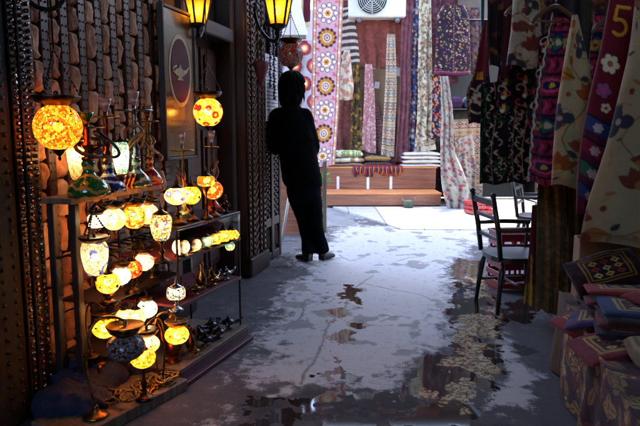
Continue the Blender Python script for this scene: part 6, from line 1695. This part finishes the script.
# ================================================================== STREET LANTERNS AND RED PENDANT
def lantern(C, s, arm_to, label):
    """C = centre of the glass, s = glass height"""
    t = thing('street_lantern', label, 'lantern', C, 0, 'yellow bracket lanterns')
    n = 6; r0, r1 = s * .24, s * .46
    def ringp(r, z): return [Vector((r * math.cos(2 * PI * i / n + .3), r * math.sin(2 * PI * i / n + .3), z)) for i in range(n)]
    lo, hi = ringp(r0, -s / 2), ringp(r1, s / 2)
    m = MB(); m.add(lo + hi, [(i, (i + 1) % n, n + (i + 1) % n, n + i) for i in range(n)]); gl_ = m.build('glass', AMBER, t)
    m = MB(); m.ball((0, 0, -.02), s * .10, 0, 10, 7, 1, 1, 1.5); m.build('bulb', emit('bulb_lantern', (1, .66, .25), 4), gl_)
    m = MB()
    for i in range(n): m.beam(lo[i], hi[i], s * .06, s * .06, 0, .001); m.beam(lo[i], lo[(i + 1) % n], s * .05, s * .05, 0, .001); m.beam(hi[i], hi[(i + 1) % n], s * .06, s * .06, 0, .001)
    m.build('frame', M_('black_iron'), t)
    m = MB(); m.lathe([(r1 * 1.15, s / 2 + .003), (r1 * 1.2, s * .55), (r1 * .7, s * .8), (r1 * .3, s * .95), (s * .06, s), (s * .08, s * 1.1), (.002, s * 1.2)], (0, 0, 0), 6); m.build('roof', M_('black_iron'), t)
    m = MB(); m.lathe([(.002, -s * .82), (s * .05, -s * .76), (s * .04, -s * .68), (s * .12, -s * .62), (r0 * 1.1, -s * .52), (r0 * .6, -s * .505)], (0, 0, 0), 10); m.build('base_cup', M_('black_iron'), t)
    A = Vector(arm_to) - Vector(C)
    m = MB(); m.tube(bez((0, 0, -s * .72), (0, 0, -s * 1.25), A + Vector((0, 0, -s * .9)) * .9, A, 18), s * .055, 8)
    d = (A.normalized()); c0 = A * .45 + Vector((0, 0, -s * .62))
    m.tube([c0 + Vector((d.x, d.y, 0)) * (s * .26 * (1 - .05 * i) * math.cos(i * .5)) + Vector((0, 0, s * .26 * (1 - .05 * i) * math.sin(i * .5))) for i in range(15)], s * .035, 6)
    m.ball(A, s * .13, 0, 10, 6); m.build('bracket', M_('black_iron'), t)
def amber():
    m = bpy.data.materials.new('amber_glass'); m.use_nodes = True; t = NT(m); t.n.clear()
    out = t.new('ShaderNodeOutputMaterial'); tr = t.new('ShaderNodeBsdfTranslucent'); tp = t.new('ShaderNodeBsdfTransparent'); mx = t.new('ShaderNodeMixShader', i_0=.25) if False else t.new('ShaderNodeMixShader')
    tc = t.new('ShaderNodeTexCoord'); n = t.new('ShaderNodeTexNoise'); n.inputs['Scale'].default_value = 18; t.link(tc.outputs['Object'], n.inputs['Vector'])
    r = t.new('ShaderNodeValToRGB'); r.color_ramp.elements[0].color = (.85, .28, .01, 1); r.color_ramp.elements[1].color = (1, .56, .06, 1); t.link(n.outputs['Fac'], r.inputs[0])
    t.link(r.outputs[0], tr.inputs[0]); t.link(r.outputs[0], tp.inputs[0]); mx.inputs[0].default_value = .3
    t.link(tr.outputs[0], mx.inputs[1]); t.link(tp.outputs[0], mx.inputs[2]); t.link(mx.outputs[0], out.inputs[0]); return m
AMBER = amber()
lantern(P(278, 7, 4.6), 34 / F * 4.6, W(5.02, 2.18, .06), 'lit yellow street lantern on a scroll bracket right of pillar')
lantern(P(198, 8, 3.9), 30 / F * 3.9, W(4.2, 2.06, .01), 'lit yellow street lantern above the shop door')
c = P(261, 62, 4.75); rp2 = thing('red_pendant', 'small dark red tapered pendant hanging below the street lantern', 'pendant', c)
b = MB(); s = 24 / F * 4.75
b.lathe([(.001, -s), (s * .06, -s * .95), (s * .10, -s * .85), (s * .28, -s * .3), (s * .34, -.02 * s), (s * .3, .02 * s), (.002, .03 * s)], (0, 0, 0), 14); b.build('body', pm('pendant_red', '#5a1018', .6, 0, .3, 30, .3), rp2)
b = MB(); b.tube([(0, 0, s * .02), (0, 0, s * 1.5)], .003, 5); b.ball((0, 0, s * .5), .012, 0, 8, 5); b.ball((0, 0, s * .75), .018, 0, 8, 5, 1, 1, 2); b.build('cord', M_('black_iron'), rp2)
b = MB(); b.tube(crom([P(30, 2, 2.4), P(40, 8, 2.42), P(52, 9, 2.44), P(62, 2, 2.46), P(66, -10, 2.48)], 6), .009, 7)
tag(b.build('cable', M_('black_iron'), loc=P(50, 9, 2.43), world=True), 'dark cable looping at top left above the bricks', 'cable')

# ================================================================== PERSON
def skin_obj(name, nodes, edges, mat, parent, root, sub=2):
    me = bpy.data.meshes.new(name); base = Vector(parent.location)
    keys = list(nodes); ix = {k: i for i, k in enumerate(keys)}
    me.from_pydata([tuple(Vector(nodes[k][0]) - base) for k in keys], [(ix[a], ix[b_]) for a, b_ in edges], [])
    o = bpy.data.objects.new(name, me); COL.objects.link(o)
    md = o.modifiers.new('skin', 'SKIN'); md.use_smooth_shade = True
    sv = me.skin_vertices[0].data if me.skin_vertices else None
    if sv is None:
        bpy.context.view_layer.objects.active = o
        bpy.ops.mesh.customdata_skin_add(); sv = me.skin_vertices[0].data
    for k in keys:
        r_ = nodes[k][1]; sv[ix[k]].radius = r_ if hasattr(r_, '__len__') else (r_, r_); sv[ix[k]].use_root = (k == root)
    s_ = o.modifiers.new('sub', 'SUBSURF'); s_.levels = sub; s_.render_levels = sub
    dg = bpy.context.evaluated_depsgraph_get(); dg.update()
    me2 = bpy.data.meshes.new_from_object(o.evaluated_get(dg)); me2.name = name
    o.modifiers.clear(); o.data = me2; bpy.data.meshes.remove(me)
    me2.materials.clear(); me2.materials.append(mat)
    me2.polygons.foreach_set('use_smooth', [True] * len(me2.polygons))
    o.parent = parent
    return o
pm('skin_tone', '#8a5a44', .55, 0, .1, 20, .05); pm('hair_dark', '#030202', .9, 0, .3, 60, .3, 140, spec=.08, stretch=(8, 8, 1)); pm('jacket_dark', '#030304', .95, 0, .3, 14, .1, 40, spec=.05); pm('jeans_dark', '#04050b', .95, 0, .3, 14, .1, 90, spec=.05); pm('shoe_dark', '#060506', .6, 0, .3, 20, .2)
D = 5.42
pr_ = thing('person', 'person in dark jacket and jeans leaning on the carved wall end, seen from behind', 'person', G(313, 262))
def PP(x, y, dd=0.0): return P(x, y, D + dd)
J = {
 'pelvis': (PP(303, 186), (.12, .095)), 'waist': (PP(299.5, 164), (.11, .085)), 'chest': (PP(294.5, 130), (.13, .09)), 'neckb': (PP(291.5, 108), (.065, .06)), 'neck': (PP(291.5, 101, .01), .055), 'jaw': (PP(292.5, 94, .02), (.07, .08)), 'head': (PP(292.5, 84, .02), (.078, .092)), 'crown': (PP(292, 75.5, .01), (.055, .065)),
 'sl': (PP(276, 115), .058), 'el': (PP(274, 146, .06), .044), 'wl': (PP(288, 146, .26), .03),
 'sr': (PP(304, 116), .058), 'er': (PP(312.3, 149, .05), .044), 'wr': (PP(302.5, 142.5, .26), .03),
 'hl': (PP(297, 193), .085), 'kl': (PP(305.5, 224, .04), .057), 'al': (PP(308.6, 254, .0), .036), 'fl': (PP(305, 259.5, .10), .03),
 'hr': (PP(311, 192), .085), 'kr': (PP(316, 223, -.03), .057), 'ar': (PP(323, 252, .04), .036), 'fr': (PP(327, 257.5, .16), .03)}
E = [('pelvis', 'waist'), ('waist', 'chest'), ('chest', 'neckb'), ('neckb', 'neck'), ('neck', 'jaw'), ('jaw', 'head'), ('head', 'crown'), ('chest', 'sl'), ('sl', 'el'), ('el', 'wl'), ('chest', 'sr'), ('sr', 'er'), ('er', 'wr'),
     ('pelvis', 'hl'), ('hl', 'kl'), ('kl', 'al'), ('al', 'fl'), ('pelvis', 'hr'), ('hr', 'kr'), ('kr', 'ar'), ('ar', 'fr')]
def fuse(name, mb, mat, parent, voxel, smooth=4, world=True):
    """melt overlapping shapes into one continuous skin"""
    o = mb.build(name, mat, parent, world=world)
    r_ = o.modifiers.new('remesh', 'REMESH'); r_.mode = 'VOXEL'; r_.voxel_size = voxel; r_.use_smooth_shade = True
    s_ = o.modifiers.new('smooth', 'SMOOTH'); s_.factor = .5; s_.iterations = smooth
    dg = bpy.context.evaluated_depsgraph_get(); dg.update()
    me2 = bpy.data.meshes.new_from_object(o.evaluated_get(dg)); old = o.data; me2.name = name
    o.modifiers.clear(); o.data = me2; bpy.data.meshes.remove(old)
    if not me2.materials: me2.materials.append(mat)
    me2.polygons.foreach_set('use_smooth', [True] * len(me2.polygons)); me2.update()
    return o
def limb(mb, pts, rad, n=14):
    c = crom(pts, 5); k = len(c); rr = np.interp(np.linspace(0, len(rad) - 1, k), np.arange(len(rad)), rad)
    mb.tube(c, list(rr), n); mb.ball(c[0], rr[0], 0, 12, 8); mb.ball(c[-1], rr[-1], 0, 12, 8)
def hand(w, d, up, side):
    w = Vector(w); d = Vector(d).normalized(); up = Vector(up); up = (up - d * up.dot(d)).normalized(); s_ = d.cross(up) * side
    N = {'w': (w, .026), 'p': (w + d * .045, (.03, .016))}; ed = [('w', 'p')]
    for k, (o_, L) in enumerate(((-.028, .062), (-.010, .074), (.009, .068), (.026, .052))):
        k0 = w + d * .085 + s_ * o_; a = k0 + d * L * .5 - up * .012; c_ = a + d * L * .35 - up * .028
        N['k%d' % k] = (k0, .010); N['m%d' % k] = (a, .009); N['t%d' % k] = (c_, .007); ed += [('p', 'k%d' % k), ('k%d' % k, 'm%d' % k), ('m%d' % k, 't%d' % k)]
    a = w + d * .035 - s_ * .036 - up * .01; N['th1'] = (a, .012); N['th2'] = (a + d * .034 - s_ * .014 - up * .014, .010); N['th3'] = (a + d * .058 - s_ * .012 - up * .03, .008); ed += [('p', 'th1'), ('th1', 'th2'), ('th2', 'th3')]
    return N, ed

JP = {k: v[0] for k, v in J.items()}
bm2 = MB()
bm2.etube([(JP['pelvis'] - Vector((0, 0, .06)), .13, .10), (JP['pelvis'], .15, .115), (JP['waist'], .13, .095), (JP['chest'], .16, .11), (PP(292.5, 114), .13, .085), (JP['neckb'], .065, .06), (JP['neck'], .055, .056), (JP['jaw'], .058, .062)])
bm2.ball(JP['head'], .085, 0, 20, 14, .92, 1.08, 1.22)
for a, b_, c in (('sl', 'el', 'wl'), ('sr', 'er', 'wr')): limb(bm2, [JP[a], JP[b_], JP[c]], [.05, .04, .027])
for a, b_, c, d_ in (('hl', 'kl', 'al', 'fl'), ('hr', 'kr', 'ar', 'fr')): limb(bm2, [JP[a], JP[b_], JP[c], JP[d_]], [.075, .042, .030, .026])
for wk, dd_, sd3 in (('wl', (.9, .15, .1), 1), ('wr', (-.9, .1, .05), -1)):
    N, ed = hand(JP[wk], dd_, (0, .3, 1), sd3)
    for a, b_ in ed: bm2.tube([N[a][0], N[b_][0]], [N[a][1] if not hasattr(N[a][1], '__len__') else N[a][1][1], N[b_][1] if not hasattr(N[b_][1], '__len__') else N[b_][1][1]], 8); 
    for k_ in N:
        if k_ not in ('w', 'p'): bm2.ball(N[k_][0], N[k_][1], 0, 8, 6)
    for k_ in range(3): bm2.tube([N['p'][0] + (N['k%d' % k_][0] - N['p'][0]) * .1, N['k%d' % k_][0]], [.017, .012], 8)
# face: turned to the right, away from the camera
fm = bm2; hc = Vector(J['head'][0]); fd = Vector((.72, .69, 0)).normalized(); fs_ = Vector((fd.y, -fd.x, 0))
fm.tube([hc + fd * .075 + Vector((0, 0, .02)), hc + fd * .098 + Vector((0, 0, -.008)), hc + fd * .112 + Vector((0, 0, -.03)), hc + fd * .088 + Vector((0, 0, -.04))], [.008, .011, .015, .008], 8)
fm.ball(hc + fd * .066 + Vector((0, 0, -.095)), .034, 0, 12, 8)
for s in (-1, 1):
    fm.ball(hc + fd * .082 + fs_ * s * .032 + Vector((0, 0, .008)), .013, 0, 10, 6); fm.ball(hc - fd * .0 + fs_ * s * .08 + Vector((0, 0, -.015)), .026, 0, 10, 6, .4, .7, 1.2)
fm.tube([hc + fd * .088 - fs_ * .022 + Vector((0, 0, -.066)), hc + fd * .096 + Vector((0, 0, -.064)), hc + fd * .088 + fs_ * .022 + Vector((0, 0, -.066))], .007, 6)
body = fuse('body', bm2, M_('skin_tone'), pr_, .006, 3)
jm = MB()
jm.etube([(PP(303.5, 187), .168, .125), (PP(302.5, 181), .180, .140), (PP(300.5, 170), .180, .140), (PP(298, 155), .172, .132), (PP(295, 135), .178, .125), (PP(292, 119), .165, .11), (PP(291.5, 112), .125, .095), (PP(291.5, 107.5), .085, .085), (PP(291.5, 104), .072, .078)], 28)
for pts, rad in ((('sl', (274, 131, .02), (274.5, 147, .06), (283, 147.5, .20)), (.078, .075, .068, .050)), (('sr', (309, 131, .02), (312.5, 149, .05), (303.5, 143, .20)), (.072, .070, .066, .050))):
    limb(jm, [PP(278, 116.5) if pts[0] == 'sl' else PP(304.5, 116)] + [PP(*q) for q in pts[1:]], rad)
jk = fuse('jacket', jm, M_('jacket_dark'), pr_, .011, 14)
tm = MB()
tm.etube([(PP(302, 170), .14, .11), (PP(303, 180), .155, .125), (PP(303.8, 192), .160, .13), (PP(304.5, 200), .145, .115)], 24)
tm.tube(crom([PP(297.5, 194), PP(302, 209, .02), PP(305.5, 225, .04), PP(307.5, 240, .02), PP(308.5, 254, 0)], 5), list(np.interp(np.linspace(0, 4, 21), range(5), [.098, .088, .068, .058, .066])), 16)
tm.tube(crom([PP(310.5, 194), PP(313.5, 209, -.02), PP(316, 223, -.03), PP(319.5, 238, .01), PP(323, 252, .04)], 5), list(np.interp(np.linspace(0, 4, 21), range(5), [.096, .086, .066, .056, .064])), 16)
jn = fuse('jeans', tm, M_('jeans_dark'), pr_, .011, 5)
# crumple the clothes
for o, am in ((jk, .007), (jn, .006)):
    n_ = len(o.data.vertices); co = np.zeros(n_ * 3); o.data.vertices.foreach_get('co', co); co = co.reshape(-1, 3)
    nn = np.zeros(n_ * 3); o.data.vertices.foreach_get('normal', nn); nn = nn.reshape(-1, 3)
    q = vnoise(co[:, 0] * 1.2 + co[:, 1] + 5, co[:, 2] * 1.6 + co[:, 1] * .5 + 9, 31, 9, 4) - .5
    o.data.vertices.foreach_set('co', (co + nn * (am * 2.0 * q)[:, None]).ravel()); o.data.update()
for k, (h, f) in enumerate((('al', 'fl'), ('ar', 'fr'))):
    a_ = Vector(J[h][0]); f_ = Vector(J[f][0]); dirv = Vector(((-.85, .5, 0), (.75, .65, 0))[k]).normalized(); g0 = Vector((a_.x, a_.y, .034)) 
    N = {'h': (g0 - dirv * .06 + Vector((0, 0, .008)), (.04, .038)), 'm': (g0 + dirv * .04 + Vector((0, 0, .006)), (.044, .036)), 't': (g0 + dirv * .10, (.046, .028)), 'e': (g0 + dirv * .14 - Vector((0, 0, .004)), (.032, .022)), 'a': (Vector((a_.x, a_.y, .095)), .048)}
    skin_obj('shoe', N, [('h', 'm'), ('m', 't'), ('t', 'e'), ('h', 'a')], M_('shoe_dark'), pr_, 'h')
# hair: a shaggy shoulder-length shell, open at the face
nu, nv = 72, 44
u = np.linspace(0, 2 * PI, nu, endpoint=False)[None, :]; v = np.linspace(0.02, 1, nv)[:, None]
hcw = np.array(J['head'][0]) + np.array((-.004, 0, .004))
ang0 = math.atan2(fd.y, fd.x); df = np.abs((u - ang0 + PI) % (2 * PI) - PI)
low = np.where(df < 1.0, .50, np.where(df < 1.5, .50 + (df - 1.0), 1.0))          # hair stops above the face
vv = v * low
th = np.minimum(vv * 1.9, 1.0) * PI * .5
rad = np.sin(th) * .114 * (1 + .04 * np.cos(2 * u))
zz = np.cos(th) * .118 - np.maximum(vv - .53, 0) * .42
st = vnoise(np.cos(u) * 3 + 0 * v, np.sin(u) * 3 + v * .8, 41, 4, 4) - .5
rad = rad * (1 + .22 * st) + .012 * np.maximum(vv - .5, 0) * np.sin(u * 9)
rad = rad - .05 * np.maximum(vv - .8, 0) * 2
X = np.stack([rad * np.cos(u), rad * np.sin(u), zz + .03 * st * vv], -1) + hcw
hm = grid_mesh('hair', X, None, M_('hair_dark'), tuple(hcw), pr_, wrap=True)
hb = MB(); r = random.Random(12)
for i in range(220):
    a = ang0 + PI + r.uniform(-2.0, 2.0); el_ = r.uniform(-.5, 1.2)
    o0 = Vector((math.cos(a) * math.cos(el_), math.sin(a) * math.cos(el_), math.sin(el_))) * .108
    L = r.uniform(.05, .13); k = r.uniform(-.035, .006)
    q0 = Vector(hcw) + o0
    out = Vector((math.cos(a), math.sin(a), 0)); sd2 = Vector((-out.y, out.x, 0)) * r.uniform(-.04, .04)
    hb.tube([q0, q0 + out * .014 - Vector((0, 0, L * .35)), q0 + out * (.012 + k * .5) + sd2 * .5 - Vector((0, 0, L * .75)), q0 + out * (.004 + k) + sd2 - Vector((0, 0, L))], [.007, .010, .008, .002], 5)
hb.build('hair_locks', M_('hair_dark'), pr_, world=True)

# ================================================================== LIGHT, SKY, CAMERA
SUN_EL, SUN_AZ = math.radians(74), math.radians(12)      # azimuth clockwise from +Y: the sun stands high beyond the far stall
w_ = bpy.data.worlds.new('World'); S.world = w_; w_.use_nodes = True
wt = w_.node_tree; wt.nodes.clear()
so = wt.nodes.new('ShaderNodeOutputWorld'); bg = wt.nodes.new('ShaderNodeBackground'); sk = wt.nodes.new('ShaderNodeTexSky')
sk.sky_type = 'NISHITA'; sk.sun_disc = False; sk.sun_elevation = SUN_EL; sk.sun_rotation = SUN_AZ; sk.dust_density = 1.5
bg.inputs[1].default_value = .15
wt.links.new(sk.outputs[0], bg.inputs[0]); wt.links.new(bg.outputs[0], so.inputs[0])
sl_ = bpy.data.lights.new('sun', 'SUN'); sl_.energy = 1.6; sl_.angle = math.radians(1.2); sl_.color = (1, .90, .76)
so_ = bpy.data.objects.new('sun', sl_); COL.objects.link(so_)
dv_ = Vector((math.sin(SUN_AZ) * math.cos(SUN_EL), math.cos(SUN_AZ) * math.cos(SUN_EL), math.sin(SUN_EL)))
so_.rotation_euler = dv_.to_track_quat('Z', 'Y').to_euler(); so_.location = dv_ * 30
cam = bpy.data.cameras.new('camera'); co_ = bpy.data.objects.new('camera', cam); COL.objects.link(co_)
cam.sensor_width = 36; cam.lens = F / 640 * 36; cam.clip_end = 300; cam.clip_start = .05
co_.location = (0, 0, EYE); co_.rotation_euler = (PI / 2 - TH, 0, 0)
S.camera = co_
S.view_settings.view_transform = 'Standard'; S.view_settings.look = 'None'; S.view_settings.gamma = 1; S.view_settings.use_curve_mapping = False
S.view_settings.exposure = 3.85
S.render.engine = 'CYCLES'
S.cycles.use_denoising = True; S.cycles.max_bounces = 8; S.cycles.transparent_max_bounces = 12; S.cycles.sample_clamp_indirect = 6
S.cycles.caustics_reflective = False; S.cycles.caustics_refractive = False
S.render.film_transparent = False
